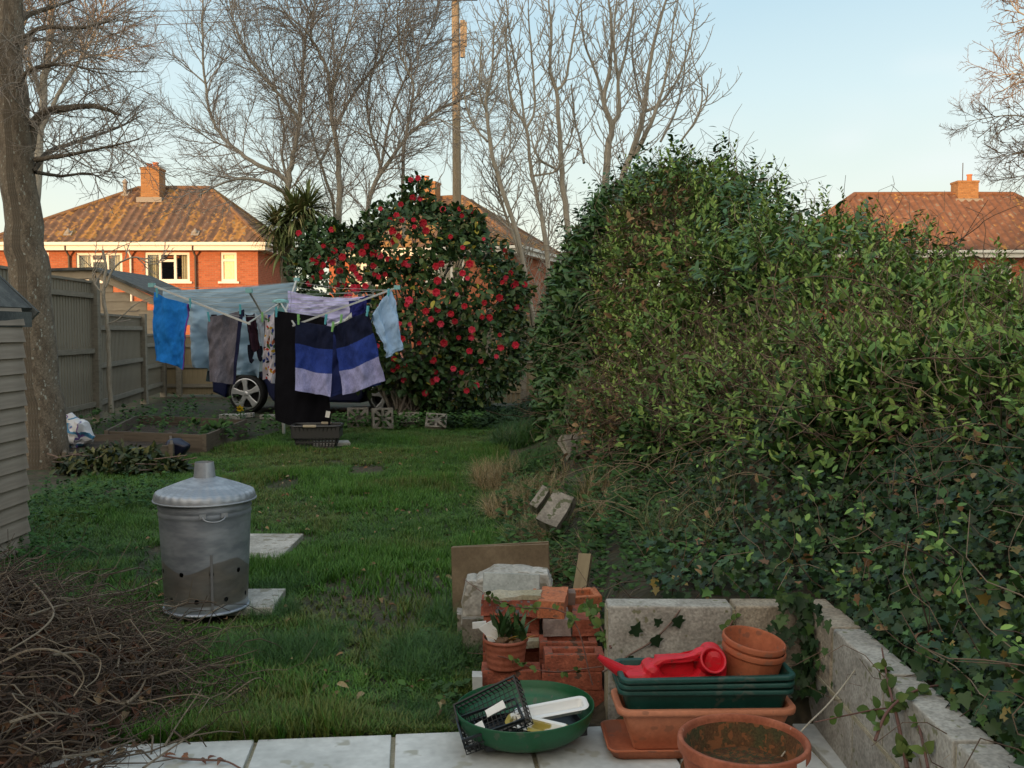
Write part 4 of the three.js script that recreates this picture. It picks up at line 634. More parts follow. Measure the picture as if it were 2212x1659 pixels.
function trough(w, d, h, lip, t, taper, r = .02) { const W = w - 2 * taper, D = d - 2 * taper; return [[.001, .001, .0002, 0], [W - .004, D - .004, r * .7, 0], [W, D, r * .7, .004], [w - .01, d - .01, r, h - lip], [w + .022, d + .022, r + .012, h - lip + .002], [w + .026, d + .026, r + .014, h - lip * .5], [w + .024, d + .024, r + .012, h - .002], [w + .018, d + .018, r + .01, h], [w - 2 * t, d - 2 * t, r, h], [w - 2 * t - .004, d - 2 * t - .004, r, h - .004], [W - 2 * t, D - 2 * t, r * .7, t], [.001, .001, .0002, t]]; }
// ---------------------------------------------------------------- green dish with trays in it
{
  const c = P(1136, 1560, 3.17), o = thing('plastic_dish', 'round green plastic dish on the patio holding old plant trays', 'dish', [c.x, .035, c.z], 0); o.rotation.z = .03; const R = .226, H = .098;
  part('bowl', lathe([[.001, .0], [.13, .002], [.175, .012], [.205, .034], [.219, .064], [R, H - .004], [R, H], [R - .004, H], [R - .009, .076], [.208, .058], [.198, .054], [.19, .045], [.175, .022], [.13, .008], [.001, .007]], 72), M.greenPlastic, o);
  const tray = thing('plastic_tray', 'shallow black tray lying in the green dish', 'tray', [c.x + .01, .052, c.z + .02], .25); tray.rotation.z = .06;
  const shallow = (w, d, h, t) => merge([box(w, t, d, 0, t / 2, 0), box(w, h, t, 0, h / 2, d / 2), box(w, h, t, 0, h / 2, -d / 2), box(t, h, d, w / 2, h / 2, 0), box(t, h, d, -w / 2, h / 2, 0)]);
  part('tray', shallow(.33, .2, .03, .003), M.blackPlastic, tray);
  // black mesh carriers, tilted
  const mesh = (w, d, h, lab, pos, rot) => { const m = thing('mesh_tray', lab, 'tray', pos); m.rotation.set(...rot); const bars = []; const n = 14, k = 9;
    for (let i = 0; i <= n; i++) bars.push(T(new THREE.BoxGeometry(.0019, .0019, d), (i / n - .5) * w, 0, 0), T(new THREE.BoxGeometry(.0026, h, .0026), (i / n - .5) * w, h / 2, d / 2), T(new THREE.BoxGeometry(.0026, h, .0026), (i / n - .5) * w, h / 2, -d / 2));
    for (let i = 0; i <= k; i++) bars.push(T(new THREE.BoxGeometry(w, .0019, .0019), 0, 0, (i / k - .5) * d), T(new THREE.BoxGeometry(.0026, h, .0026), w / 2, h / 2, (i / k - .5) * d), T(new THREE.BoxGeometry(.0026, h, .0026), -w / 2, h / 2, (i / k - .5) * d));
    for (const y of [h, h / 2]) bars.push(T(new THREE.BoxGeometry(w + .006, y === h ? .008 : .003, .005), 0, y, d / 2), T(new THREE.BoxGeometry(w + .006, y === h ? .008 : .003, .005), 0, y, -d / 2), T(new THREE.BoxGeometry(.005, y === h ? .008 : .003, d), w / 2, y, 0), T(new THREE.BoxGeometry(.005, y === h ? .008 : .003, d), -w / 2, y, 0));
    part('lattice', merge(bars), M.blackPlastic, m, 'stuff'); const lb = []; for (const [x, z] of [[-.045, .0], [.03, -.005]]) lb.push(T(new THREE.BoxGeometry(.05, .002, .026), x, .001, z + d * .12, 0, .5)); return m; };
  const m1 = mesh(.22, .15, .05, 'black mesh tray tilted up on the left of the green dish', P(1072, 1548, 3.12), [.75, .28, .42]);
  mesh(.2, .14, .05, 'black mesh tray lying under the tilted one', P(1066, 1592, 3.08).setY(.075), [.1, .2, .25]);
  for (const [x, z, w] of [[-.055, .03, .05], [.02, .0, .07]]) part('white_label', T(jitter(uvBox(new THREE.BoxGeometry(w, .002, .026, 4, 1, 3)), .003, 30), x, .052, z, 0, .1), M.whitePlastic, m1);
  const wp = (pos, rot, l, w, lab, st) => { const m = part('white_trough', troughGeo(trough(l, w, .03, .005, .002, .009, .012)), st ? mottled([.74, .74, .70], [.78, .78, .74], .9, { seed: 97, grain: .05, rough: .5, spots: [.34, .27, .05, .60] }) : M.whitePlastic, scene); m.position.copy(pos); m.rotation.set(...rot); tag(m, lab, 'plastic piece', 'white plastic pieces'); };
  wp(P(1192, 1563, 3.17).setY(.095), [.22, .17, .10], .22, .055, 'upper white plastic piece lying across the green dish', 0); wp(P(1160, 1598, 3.06).setY(.085), [.25, -.3, -.04], .18, .05, 'lower white plastic piece stained yellow, in the green dish', 1);
}
// ---------------------------------------------------------------- troughs, pots and watering can against the wall
{
  const base = P(1522, 1640, 3.03), cx = P(1515, 1550, 3.12).x, cz = -3.12, ry = .03;
  const tr = thing('plant_trough', 'terracotta-coloured rectangular trough under the green ones', 'trough', [cx, .028, cz], ry); part('trough_body', troughGeo(trough(.54, .195, .146, .022, .006, .045, .03)), M.terraPale, tr);
  const sc = thing('drip_tray', 'shallow terracotta drip tray beneath the rectangular trough', 'tray', [cx - .02, .022, cz + .0], ry); part('tray', troughGeo([[.001, .001, .0002, 0], [.55, .21, .03, 0], [.58, .24, .035, .026], [.588, .248, .036, .028], [.588, .248, .036, .034], [.574, .234, .034, .034], [.545, .205, .03, .005], [.001, .001, .0002, .005]]), M.terra, sc);
  const labs = ['lowest of the three nested dark green troughs', 'middle one of the three nested dark green troughs', 'uppermost of the three nested dark green troughs, holding the can'];
  for (let i = 0; i < 3; i++) { const g = thing('plant_trough', labs[i], 'trough', [cx + .002 * i, .095 + i * .022, cz - .012 + .004 * i], ry + (i - 1) * .008, 'nested dark green troughs'); g.rotation.z = .006 * i; part('trough_body', troughGeo(trough(.53, .185, .135, .018, .004, .035, .02)), M.tealPlastic, g); }
  const topY = .095 + .044 + .135;
  // red watering can lying on its side
  const wd = 3.06, S = (a) => a.map(([x, y]) => { const v = P(x, y, wd), o = P(1460, 1490, wd); return [v.x - o.x, v.y - o.y]; });
  const can = thing('watering_can', 'red plastic watering can lying across the top green trough', 'watering can', P(1460, 1490, wd).setZ(-3.12), .02);
  const body = S(smooth([[1352, 1460], [1390, 1457], [1396, 1446], [1410, 1440], [1424, 1446], [1436, 1466], [1500, 1466], [1514, 1446], [1530, 1410], [1555, 1408], [1571, 1422], [1574, 1452], [1570, 1480], [1550, 1500], [1440, 1510], [1375, 1508]], 5));
  part('tank', extrude(body, .105, .022), M.redPlastic, can);
  part('handle', extrude(S(smooth([[1396, 1446], [1412, 1438], [1424, 1430], [1440, 1427], [1495, 1423], [1512, 1412], [1530, 1410], [1522, 1436], [1506, 1438], [1444, 1441], [1432, 1448], [1424, 1462], [1408, 1462]], 5)), .05, .016).translate(0, 0, .012), M.redPlastic, can);
  part('grip_recess', extrude(S([[1424, 1436], [1508, 1432], [1508, 1490], [1416, 1490]]), .05, .006).translate(0, 0, -.022), M.redPlastic, can);
  const o = P(1460, 1490, wd), L = (x, y, z) => { const v = P(x, y, wd).sub(o); v.z = z; return v; };
  part('spout', new TB().tube([L(1400, 1485, 0), L(1372, 1478, 0), L(1345, 1462, .0), L(1312, 1440, .01), L(1294, 1427, .012)], (t) => lerp(.042, .0075, Math.pow(t, .7)), 18).geo(), M.redPlastic, can);
  const mouth = part('mouth', lathe([[.024, -.055], [.030, -.05], [.034, .004], [.039, .018], [.036, .024], [.031, .021], [.028, .008], [.024, -.05], [.001, -.052]].map(([a, b]) => [a * 1.12, b]), 32), M.redPlastic, can); mouth.position.copy(L(1538, 1433, .05)); mouth.rotation.set(.95, 0, -.12);
  // nested terracotta pots, tilted
  for (let i = 0; i < 2; i++) { const q = P(1630, 1482, 3.13), g = thing('terracotta_pot', i ? 'upper pot of the two nested terracotta pots by the watering can' : 'lower pot of the two nested terracotta pots by the watering can', 'plant pot', [q.x - .022 - i * .004, topY - .130 + i * .026, q.z - .045], 0, 'nested terracotta pots'); g.rotation.z = -.14 - i * .02; g.rotation.x = .1; g.scale.setScalar(.95); part('pot', lathe(potProfile(.108, .20, .006, .022, .72, 0), 56), M.terra, g); }
  // large old pot in front
  const f = P(1606, 1597, 2.56), big = thing('terracotta_pot', 'large weathered terracotta pot with mossy soil in the front corner', 'plant pot', [f.x, .02, f.z]); const R = .172, H = .257;
  part('pot', lathe(potProfile(R, H, .012, .035, .72, 0), 64), M.terraOld, big);
  part('soil', jitter(new THREE.CircleGeometry(R - .012, 48).rotateX(-Math.PI / 2), .008, 16).translate(0, H - .085, 0), M.mossSoil, big);
  part('sticker', grid(6, 1, (u, v) => { const a = .62 + u * .24; return V(Math.sin(a) * (R + .0015), H - .034 + v * .026, Math.cos(a) * (R + .0015)); }), M.whitePlastic, big);
  { const b = R * .72, inn = (y) => lerp(b - .012, R - .015, (y - .012) / (H - .022)) - .0012; part('moss_lining', lathe([[inn(H - .018), H - .018], [inn(H - .05), H - .05], [inn(H - .09), H - .09]], 64), Object.assign(mottled([.10, .045, .016], [.055, .05, .018], .25, { seed: 98, grain: .4, spots: [.20, .075, .025, .60] }), { side: THREE.DoubleSide }), big); }
  const s1 = part('dry_stalk', new TB().tube(curve([P(1688, 1612, 2.62).setY(.2), P(1735, 1575, 2.66), P(1790, 1520, 2.75), P(1862, 1428, 2.95)], 16), .0024, 5).geo(), M.pale, scene); tag(s1, 'long dry stalk rising from the large terracotta pot', 'stalk');
}
// ---------------------------------------------------------------- scattering: many copies of one small shape as one mesh of a plant
const _m = new THREE.Matrix4(), _x = V(0, 0, 0), _y = V(0, 0, 0), _z = V(0, 0, 0);
function scatter(name, parent, geo, mat, items, label) {                 // items: {p, y (tip direction), z (face normal), s, c}
  if (!items.length) return null; const im = new THREE.InstancedMesh(geo, mat, items.length); im.name = parent === scene ? numbered(name) : name;
  items.forEach((o, i) => { _y.copy(o.y).normalize(); _z.copy(o.z).addScaledVector(_y, -o.z.dot(_y)); if (_z.lengthSq() < 1e-5) _z.set(_y.y, -_y.x, .3).addScaledVector(_y, -_z.dot(_y)); _z.normalize(); _x.crossVectors(_y, _z); const s = o.s, t = o.t || s; _m.makeBasis(_x.clone().multiplyScalar(s), _y.clone().multiplyScalar(t), _z.clone().multiplyScalar(s)); _m.setPosition(o.p); im.setMatrixAt(i, _m); im.setColorAt(i, o.c); });
  parent.add(im); im.userData.kind = 'stuff'; return im;
}
// a leaf of length 1 along y, folded on its midrib, tip drooping; widths at quarter points
function leafGeo(w, fold = .25, droop = .12) {
  const ys = [0, .22, .5, .78, 1], ws = [.02, .78, 1, .66, .0].map((k) => k * w / 2), p = [], ix = [];
  ys.forEach((y, i) => { const z = -droop * y * y; p.push(-ws[i], y, z + ws[i] * fold, 0, y, z - .0, ws[i], y, z + ws[i] * fold); });
  for (let i = 0; i < 4; i++) { const a = i * 3; ix.push(a, a + 1, a + 3, a + 1, a + 4, a + 3, a + 1, a + 2, a + 4, a + 2, a + 5, a + 4); }
  const g = new THREE.BufferGeometry(); g.setAttribute('position', new THREE.Float32BufferAttribute(p, 3)); g.setIndex(ix); g.computeVertexNormals(); return g;
}
function ivyGeo() {                                                        // five-lobed ivy leaf, tip at y = 1
  const o = [[0, 0], [.22, -.1], [.46, .02], [.34, .26], [.58, .44], [.27, .56], [0, 1], [-.27, .56], [-.58, .44], [-.34, .26], [-.46, .02], [-.22, -.1]], p = [0, .3, -.02], ix = [];
  o.forEach(([x, y]) => p.push(x, y, Math.abs(x) * .16 - y * y * .06)); for (let i = 1; i <= 12; i++) ix.push(0, i, i % 12 + 1);
  const g = new THREE.BufferGeometry(); g.setAttribute('position', new THREE.Float32BufferAttribute(p, 3)); g.setIndex(ix); g.computeVertexNormals(); return g;
}
const lmat = (rough = .5, o = {}) => std({ color: C(1, 1, 1), roughness: rough, side: THREE.DoubleSide, ...o });
const LEAF = { privet: leafGeo(.46), camellia: leafGeo(.52, .3, .18), laurel: leafGeo(.40, .2, .2), ivy: ivyGeo(), dead: leafGeo(.5, .7, .5), herb: leafGeo(.7, .2, .3) };
M.leafGloss = phys({ color: C(1, 1, 1), roughness: .46, specularIntensity: .6, side: THREE.DoubleSide }); M.leafSoft = phys({ color: C(1, 1, 1), roughness: .72, specularIntensity: .5, side: THREE.DoubleSide }); M.leafDull = lmat(.8); M.deadLeaf = lmat(.95);
const rdir = (r) => { const z = r() * 2 - 1, a = r() * 6.2832, s = Math.sqrt(1 - z * z); return V(s * Math.cos(a), z, s * Math.sin(a)); };
const pick = (r, list) => list[Math.floor(r() * list.length)];
function tint(r, cols, v = .25) { const c = pick(r, cols), k = 1 - v + 2 * v * r(); return C(c[0] * k, c[1] * k, c[2] * k); }
// points through the outer layer of a union of lumpy ellipsoids, those seen from the garden only
function shell(blobs, N, r, { depth = .25, lump = .2, f = 1.6, keep } = {}) {
  const out = [], area = blobs.map((b) => Math.pow(b[3] * b[4] + b[4] * b[5] + b[3] * b[5], 1)), tot = area.reduce((a, b) => a + b); let guard = 0;
  while (out.length < N && guard++ < N * 30) {
    let k = r() * tot, i = 0; while ((k -= area[i]) > 0 && i < blobs.length - 1) i++; const b = blobs[i], d = rdir(r);
    const lp = 1 + lump * ((fbm(d.x * f + b[0] * 3, d.y * f + b[1] * 3, d.z * f + b[2], 3) - .5) * 1.5 + (noise(d.x * f * 2.6 + 9, d.y * f * 2.6, d.z * f * 2.6 + b[0]) - .5) * 1.0), q = lp * (1 - depth * Math.pow(r(), 1.5)), p = V(b[0] + d.x * b[3] * q, b[1] + d.y * b[4] * q, b[2] + d.z * b[5] * q);
    let inside = false; for (let j = 0; j < blobs.length; j++) if (j !== i) { const c = blobs[j], e = ((p.x - c[0]) / c[3]) ** 2 + ((p.y - c[1]) / c[4]) ** 2 + ((p.z - c[2]) / c[5]) ** 2; if (e < .55) { inside = true; break; } }
    if (inside) continue; const n = V(d.x / b[3], d.y / b[4], d.z / b[5]).normalize(); if (p.y < gh(p.x, p.z) + .02) continue; if (keep && !keep(p, n)) continue; out.push({ p, n, q: 1 - q / lp });
  }
  return out;
}
const leafOn = (r, e, s, cols, { up = .5, tilt = .8, v } = {}) => { const t = rdir(r), y = e.n.clone().multiplyScalar(.7).add(t.multiplyScalar(tilt)).add(V(0, up, 0)), z = e.n.clone().multiplyScalar(.8).add(V(0, .7, 0)).add(rdir(r).multiplyScalar(.6)); return { p: e.p, y, z, s: s * (.45 + .95 * r()), c: tint(r, cols, v) }; };
// a curved twig of length 1 along y
const twigG = [0, 1, 2, 3].map((k) => { const r = rng(100 + k), pts = []; for (let i = 0; i <= 5; i++) pts.push(V((r() - .5) * .07 * i, i / 5, (r() - .5) * .06 * i - .05 * i * i / 25)); return new TB().tube(curve(pts, 7), (t) => .006 * (1 - .6 * t), 4).geo(); });
const twigGs = twigG; M.twig = std({ color: C(1, 1, 1), roughness: .9 });

// ---------------------------------------------------------------- bare trees
function growTwigs(tb, fine, r, o, pts, rad, level) {                      // side shoots along a limb
  const L = pts.reduce((s, p, i) => i ? s + p.distanceTo(pts[i - 1]) : 0, 0); if (level > o.levels) return;
  const n = Math.round(L / o.gap[level] * (.8 + .4 * r())); const start = o.start[level] || .1;
  for (let i = 0; i < n; i++) {
    const t = lerp(start, 1, Math.pow((i + r()) / n, o.pow || .9)), f = t * (pts.length - 1), k = Math.min(pts.length - 2, Math.floor(f)), p = pts[k].clone().lerp(pts[k + 1], f - k), d = pts[k + 1].clone().sub(pts[k]).normalize();
    const side = rdir(r); side.addScaledVector(d, -side.dot(d)).normalize(); const ang = o.ang[level] * (.7 + .6 * r()); const dir = d.clone().multiplyScalar(Math.cos(ang)).addScaledVector(side, Math.sin(ang)); dir.z *= o.flat ?? .8;
    const len = o.len[level] * (.5 + .9 * r()) * (1 - .5 * t * (o.tipShort ?? .6)), r0 = Math.min(o.rad[level], (typeof rad === 'function' ? rad(t) : rad) * .75), m = o.seg[level];
    const q = [p.clone()]; let cur = dir.clone().normalize(); const cp = p.clone(); for (let j = 0; j < m; j++) { cur.add(V((r() - .5) * o.wob, (r() - .5) * o.wob + o.up[level] / m, (r() - .5) * o.wob)).normalize(); cp.addScaledVector(cur, len / m); q.push(cp.clone()); }
    const rr = (t2) => lerp(r0, o.rad[level + 1] ? Math.min(r0, o.rad[level + 1]) * .9 : r0 * (o.tip ?? .55), t2); (r0 > .011 ? tb : fine).tube(q, rr, r0 > .02 ? 6 : r0 > .008 ? 4 : 3, r0 > .008); growTwigs(tb, fine, r, o, q, rr, level + 1);
  }
}
function bareTree(label, limbs, o, mat, twigMat, group) {                 // limbs: [points, radius at start, radius at end]
  const t = thing('bare_tree', label, 'tree', limbs[0][0][0].clone().setY(0), 0, group), tb = new TB(), fine = new TB(), trunk = new TB(), r = rng(o.seed);
  for (const [raw, r0, r1, twigs] of limbs) { const pts = curve(raw.map((p) => p.clone().sub(t.position)), raw.length * 5); pts.forEach((p, i) => { if (i) { p.x += (noise(i * .6, o.seed + raw[0].x) - .5) * r0 * (o.knob ?? .6); p.y += (noise(i * .6, 7 + o.seed) - .5) * r0 * .3; } }); const rr = (k) => lerp(r0, r1, k) * (o.slim ?? .74) * (1 + .12 * (noise(k * 14, o.seed + raw[0].x * 3) - .5)); trunk.tube(pts, rr, r0 > .08 ? 14 : r0 > .04 ? 9 : 6); if (twigs !== 0) growTwigs(tb, fine, r, o, pts, rr, 0); }
  part('trunk', trunk.geo(), mat, t); if (tb.count) part('branch', tb.geo(), mat === M.bark ? M.barkTwig : mat, t, 'stuff'); part('twigs', fine.geo(), twigMat, t, 'stuff'); return t;
}
const PP = (d, list) => list.map(([x, y, dd = 0]) => P(x, y, d + dd));
{ // big trunk at the left behind the shed
  const d = 9.8, K = (l) => PP(d, l);
  const rot = (s) => s;
  bareTree('thick rough-barked tree trunk behind the garden shed', [
    [K([[92, 1015], [86, 860], [72, 700], [58, 560], [45, 420], [35, 300], [24, 190], [22, 80], [30, -60]]), .235, .10, 0],
    [K([[40, 330], [10, 250], [-40, 150], [-80, 0]]), .12, .05],
    [K([[62, 320, .05], [72, 275, .1], [91, 249, 0], [145, 232, -.2], [216, 231, -.4], [262, 250, -.5]]), .062, .012],
    [K([[70, 370], [110, 325, .3], [170, 306, .5], [256, 274, .6], [305, 250, .7]]), .03, .006],
    [K([[78, 345], [125, 338, -.3], [195, 326, -.5], [300, 300, -.8]]), .028, .006], [K([[24, 160], [38, 110, .2], [60, 88, .3], [90, 84, .4], [150, 92, .6]]), .036, .007],
    [K([[26, 60], [60, 32, .2], [100, 20, .3], [170, -6, .4]]), .04, .01], [K([[78, 372], [130, 380, .2], [190, 375, .3], [235, 392, .3]]), .02, .005], [K([[22, 200], [70, 150, -.4], [140, 140, -.6], [230, 160, -.8]]), .03, .006], [K([[30, 100], [90, 60, -.3], [180, 60, -.5], [250, 40, -.6]]), .03, .006]
  ], { seed: 3, knob: .22, slim: 1, levels: 2, gap: [.085, .075, .07], start: [.12, .06, .05], len: [.62, .30, .13], ang: [.9, .8, .75], rad: [.008, .0042, .0026], seg: [5, 4, 2], up: [-.15, -.05, 0], wob: .42, flat: .9 }, M.bark, M.barkTwig);
}
{ // sunlit brushy tree farther back, behind the big trunk
  const d = 21;
  bareTree('brown twiggy treetop catching the sun behind the big left trunk', [[PP(d, [[60, 900], [70, 500], [90, 250], [110, 60], [120, -120]]), .16, .06], [PP(d, [[85, 290], [140, 180], [200, 80], [240, -40]]), .07, .02], [PP(d, [[95, 220], [60, 120], [40, 20], [30, -60]]), .07, .02], [PP(d, [[100, 150], [150, 110], [210, 120], [260, 100]]), .05, .015]],
    { seed: 23, levels: 2, gap: [.16, .13, .12], start: [.45, .1, .05], len: [1.25, .6, .3], ang: [.85, .75, .7], rad: [.014, .007, .0046], seg: [4, 3, 2], up: [.2, .1, .1], wob: .35 }, M.barkAsh, M.twigWarm);
}
{ // three spreading bare trees behind the camellia
  const d = 17, Z = (l) => PP(d, l.map(([x, y, q]) => [474.4 + x * .286, y * .286, q || 0])), S = (l) => PP(d, l);
  const o = { levels: 2, gap: [.135, .11, .09], start: [.1, .06, .05], len: [1.05, .50, .24], ang: [.72, .68, .66], rad: [.0105, .0056, .0034], seg: [6, 5, 3], up: [.22, .12, .1], wob: .5, flat: .75, tipShort: .5 };
  bareTree('bare many-branched tree with an arching low limb above the palm', [
    [Z([[515, 2700], [510, 1800], [520, 1480], [530, 1300], [560, 1150], [600, 900], [630, 600], [640, 350], [690, 80]]), .085, .022],
    [Z([[520, 1470], [430, 1420, -.2], [300, 1362, -.3], [150, 1352, -.4], [0, 1392, -.5], [-160, 1480, -.6]]), .055, .012],
    [Z([[515, 1390], [440, 1310], [350, 1270], [200, 1190, .2], [80, 1090, .3], [0, 1010, .4], [-60, 880, .5], [-110, 620, .6], [-125, 300, .6], [-130, -80, .6]]), .06, .02],
    [Z([[600, 905], [480, 750, -.2], [350, 600, -.3], [200, 400, -.4], [110, 180, -.4], [60, -60, -.4]]), .042, .012], [Z([[515, 1400], [470, 1150, .3], [490, 970, .4], [440, 760, .5], [400, 500, .5], [360, 200, .5]]), .036, .01], [Z([[-100, 640, .6], [-230, 520, .6], [-340, 430, .5], [-420, 380, .4]]), .02, .006], [Z([[100, 1120, .3], [-60, 1060, .2], [-220, 950, 0], [-350, 900, 0]]), .022, .006]
  ], { ...o, seed: 41 }, M.barkAsh, M.barkTwig, null);
  bareTree('bare forking tree directly above the left half of the camellia', [
    [Z([[905, 2700], [900, 1800], [905, 1500], [895, 1250], [862, 1000], [842, 780], [790, 480], [700, 290], [705, 120], [720, -80]]), .08, .02],
    [Z([[866, 985], [950, 820, .3], [1060, 640, .4], [1200, 480, .5], [1300, 320, .5], [1440, 170, .5], [1500, 60, .5]]), .045, .012], [Z([[853, 1040], [760, 1212, .2], [700, 1010, .3], [655, 900, .3], [560, 720, .3], [500, 520, .3]]), .035, .008], [Z([[760, 1212, .2], [800, 1350, .2], [850, 1500, .2], [880, 1800]]), .032, .035, 0], [Z([[845, 800], [870, 600, -.3], [930, 400, -.4], [980, 200, -.5], [1040, -40, -.5]]), .03, .01], [Z([[740, 360], [640, 220, -.2], [520, 120, -.3], [400, -20, -.3]]), .026, .008]
  ], { ...o, seed: 42 }, M.barkAsh, M.barkTwig, null);
  bareTree('bare leaning tree between the camellia top and the utility pole', [
    [Z([[1180, 2700], [1120, 1800], [1150, 1440], [1280, 1220], [1400, 1050], [1550, 900], [1760, 770], [1980, 690]]), .07, .015],
    [Z([[1225, 1310], [1190, 1150, .2], [1125, 900, .3], [1120, 700, .3], [1180, 450, .4], [1235, 200, .4], [1290, -40, .4]]), .04, .012], [Z([[1210, 1300], [1290, 880, .3], [1400, 600, .4], [1500, 400, .4], [1600, 200, .4], [1650, 0, .4]]), .035, .01], [Z([[1390, 1800], [1385, 1200], [1430, 900], [1462, 650], [1370, 420], [1340, 200], [1360, -30]]), .045, .012], [Z([[1450, 780], [1540, 640], [1600, 480], [1660, 300]]), .024, .007], [Z([[1300, 1210], [1180, 1060, -.4], [1000, 980, -.6], [900, 900, -.7]]), .022, .006], [Z([[1500, 950], [1650, 900, -.3], [1800, 960, -.5], [1960, 900, -.6]]), .02, .006]
  ], { ...o, seed: 43 }, M.barkAsh, M.barkTwig, null);
}
{ // young ash trees: upswept shoots, blunt tips, knobbly side shoots
  const d = 15, Z = (l) => PP(d, l.map(([x, y, q]) => [948.8 + x * .3064, y * .3064, q || 0]));
  const o = { levels: 1, gap: [.13, .11], start: [.12, .12], len: [.85, .17], ang: [1.05, .95], rad: [.0088, .0055], seg: [7, 2], up: [1.5, .5], wob: .16, flat: .7, tip: .9, tipShort: .7, pow: 1, knob: .3 };
  const T5 = [
    ['slim bare ash stem nearest the utility pole', [[Z([[700, 2500], [560, 1700], [430, 1290], [372, 1080], [342, 860], [330, 720], [345, 640], [372, 500], [380, 330], [385, 150]]), .055, .014], [Z([[340, 1000], [240, 880, .2], [185, 720, .3], [175, 560, .3]]), .025, .012], [Z([[335, 800], [285, 640, -.2], [290, 450, -.2], [300, 270, -.2]]), .02, .012], [Z([[400, 1200], [520, 1050, .2], [600, 900, .2]]), .02, .01]]],
    ['bare ash forking low, second from the utility pole', [[Z([[800, 2500], [745, 1659], [692, 1400], [642, 1150], [615, 905], [510, 720], [482, 450], [460, 150]]), .055, .014], [Z([[617, 900], [668, 800], [662, 520], [640, 250], [625, 60]]), .03, .014], [Z([[610, 900], [560, 560, .2], [500, 260, .2], [468, -40, .2]]), .024, .013], [Z([[660, 1240], [830, 1200, -.2], [850, 1080, -.2]]), .022, .012]]],
    ['bare ash with a wide fork in the middle of the ash row', [[Z([[1000, 2500], [905, 1560], [872, 1300], [850, 1000], [825, 650], [782, 500], [790, 250], [770, -20]]), .07, .016], [Z([[826, 640], [882, 580], [922, 400], [960, 180], [1010, -30]]), .035, .014], [Z([[835, 1200], [690, 1100, -.3], [640, 920, -.3]]), .026, .012], [Z([[870, 1110], [930, 960, .2], [960, 800, .2]]), .022, .012]]],
    ['tall bare ash with paired stems left of the hedge top', [[Z([[1150, 2500], [1160, 1500], [1190, 1050], [1215, 890], [1165, 740], [1205, 450], [1215, 200], [1190, -40]]), .085, .02], [Z([[1216, 885], [1265, 800], [1262, 580], [1320, 350], [1375, 20]]), .05, .016], [Z([[1172, 760], [1120, 560, .2], [1020, 280, .2], [1000, 20, .2]]), .035, .014], [Z([[1262, 570], [1230, 300, -.2], [1250, 0, -.2]]), .03, .014], [Z([[1020, 1150], [990, 980, .3], [960, 860, .3], [930, 600, .3]]), .026, .012]]],
    ['spreading bare ash rising from behind the hedge top', [[Z([[1230, 2500], [1290, 1260], [1370, 1050], [1440, 800], [1465, 600], [1515, 300], [1590, 30], [1620, -60]]), .075, .016], [Z([[1440, 790], [1530, 750], [1650, 610], [1755, 360], [1805, 70]]), .036, .014], [Z([[1440, 760], [1390, 600, .2], [1360, 330, .2], [1390, 60, .2]]), .026, .012], [Z([[1380, 1100], [1480, 900, -.2], [1560, 680, -.2], [1620, 420, -.2], [1660, 60, -.2]]), .045, .014], [Z([[1560, 1000, .2], [1660, 800, .3], [1720, 560, .3], [1740, 300, .3]]), .026, .012], [Z([[1700, 1000, -.2], [1800, 860, -.3], [1850, 720, -.3], [1850, 545, -.3]]), .022, .013], [Z([[1800, 850, -.3], [1880, 720, -.3], [1895, 590, -.3]]), .016, .012]]]];
  T5.forEach(([lab, limbs], i) => bareTree(lab, limbs, { ...o, seed: 60 + i }, M.barkAsh, M.twigAsh));
}
// right-hand tree reaching in, catching the sun
bareTree('sunlit twiggy tree reaching in at the right edge', [[PP(24, [[2420, 900], [2400, 500], [2380, 250], [2360, 0]]), .16, .08, 0], [PP(24, [[2390, 330], [2300, 290], [2200, 250], [2085, 262]]), .05, .009], [PP(24, [[2385, 250], [2300, 190], [2200, 160], [2140, 165]]), .05, .009], [PP(24, [[2380, 120], [2290, 60], [2200, 25], [2178, -10]]), .05, .008], [PP(24, [[2395, 400], [2320, 360], [2230, 330], [2130, 345]]), .045, .008], [PP(24, [[2395, 420], [2330, 400], [2240, 370], [2190, 395]]), .045, .008]],
  { seed: 77, levels: 2, gap: [.12, .10, .09], start: [.15, .1, .1], len: [.85, .42, .16], ang: [.85, .8, .8], rad: [.018, .010, .0078], seg: [4, 3, 2], up: [.1, .1, .1], wob: .5, tip: .9 }, M.barkAsh, M.twigWarm);
bareTree('small gnarled bare fruit tree trained against the left fence', [[PP(14, [[240, 892], [236, 779], [232, 700], [224, 640], [228, 575], [222, 540]]), .05, .02, 0], [PP(14, [[228, 620], [250, 575], [292, 556], [331, 571], [360, 560]]), .024, .008], [PP(14, [[233, 700], [255, 690], [290, 660], [330, 640]]), .018, .006], [PP(14, [[226, 640], [200, 600], [215, 560], [290, 520]]), .018, .006]],
  { seed: 83, levels: 1, gap: [.16, .1], start: [.2, .1], len: [.34, .12], ang: [.9, .8], rad: [.009, .006], seg: [4, 2], up: [.3, .1], wob: .6, tip: .8 }, M.barkAsh, M.barkTwig);
{ // two palings of small distant trees at the foot of the sky between house and palm
  bareTree('low bare shrub between the camellia and the dark ivy', [[PP(18, [[1165, 880], [1140, 620], [1112, 519], [1085, 440], [1070, 380]]), .06, .02], [PP(18, [[1150, 690], [1180, 600], [1185, 500], [1190, 420]]), .03, .01], [PP(18, [[1160, 760], [1190, 690], [1200, 640]]), .025, .01]], { seed: 87, levels: 2, gap: [.12, .12, .12], start: [.2, .1, .1], len: [.8, .4, .2], ang: [.8, .8, .7], rad: [.014, .008, .005], seg: [4, 3, 2], up: [.3, .1, 0], wob: .4 }, M.barkAsh, M.twigAsh);
}
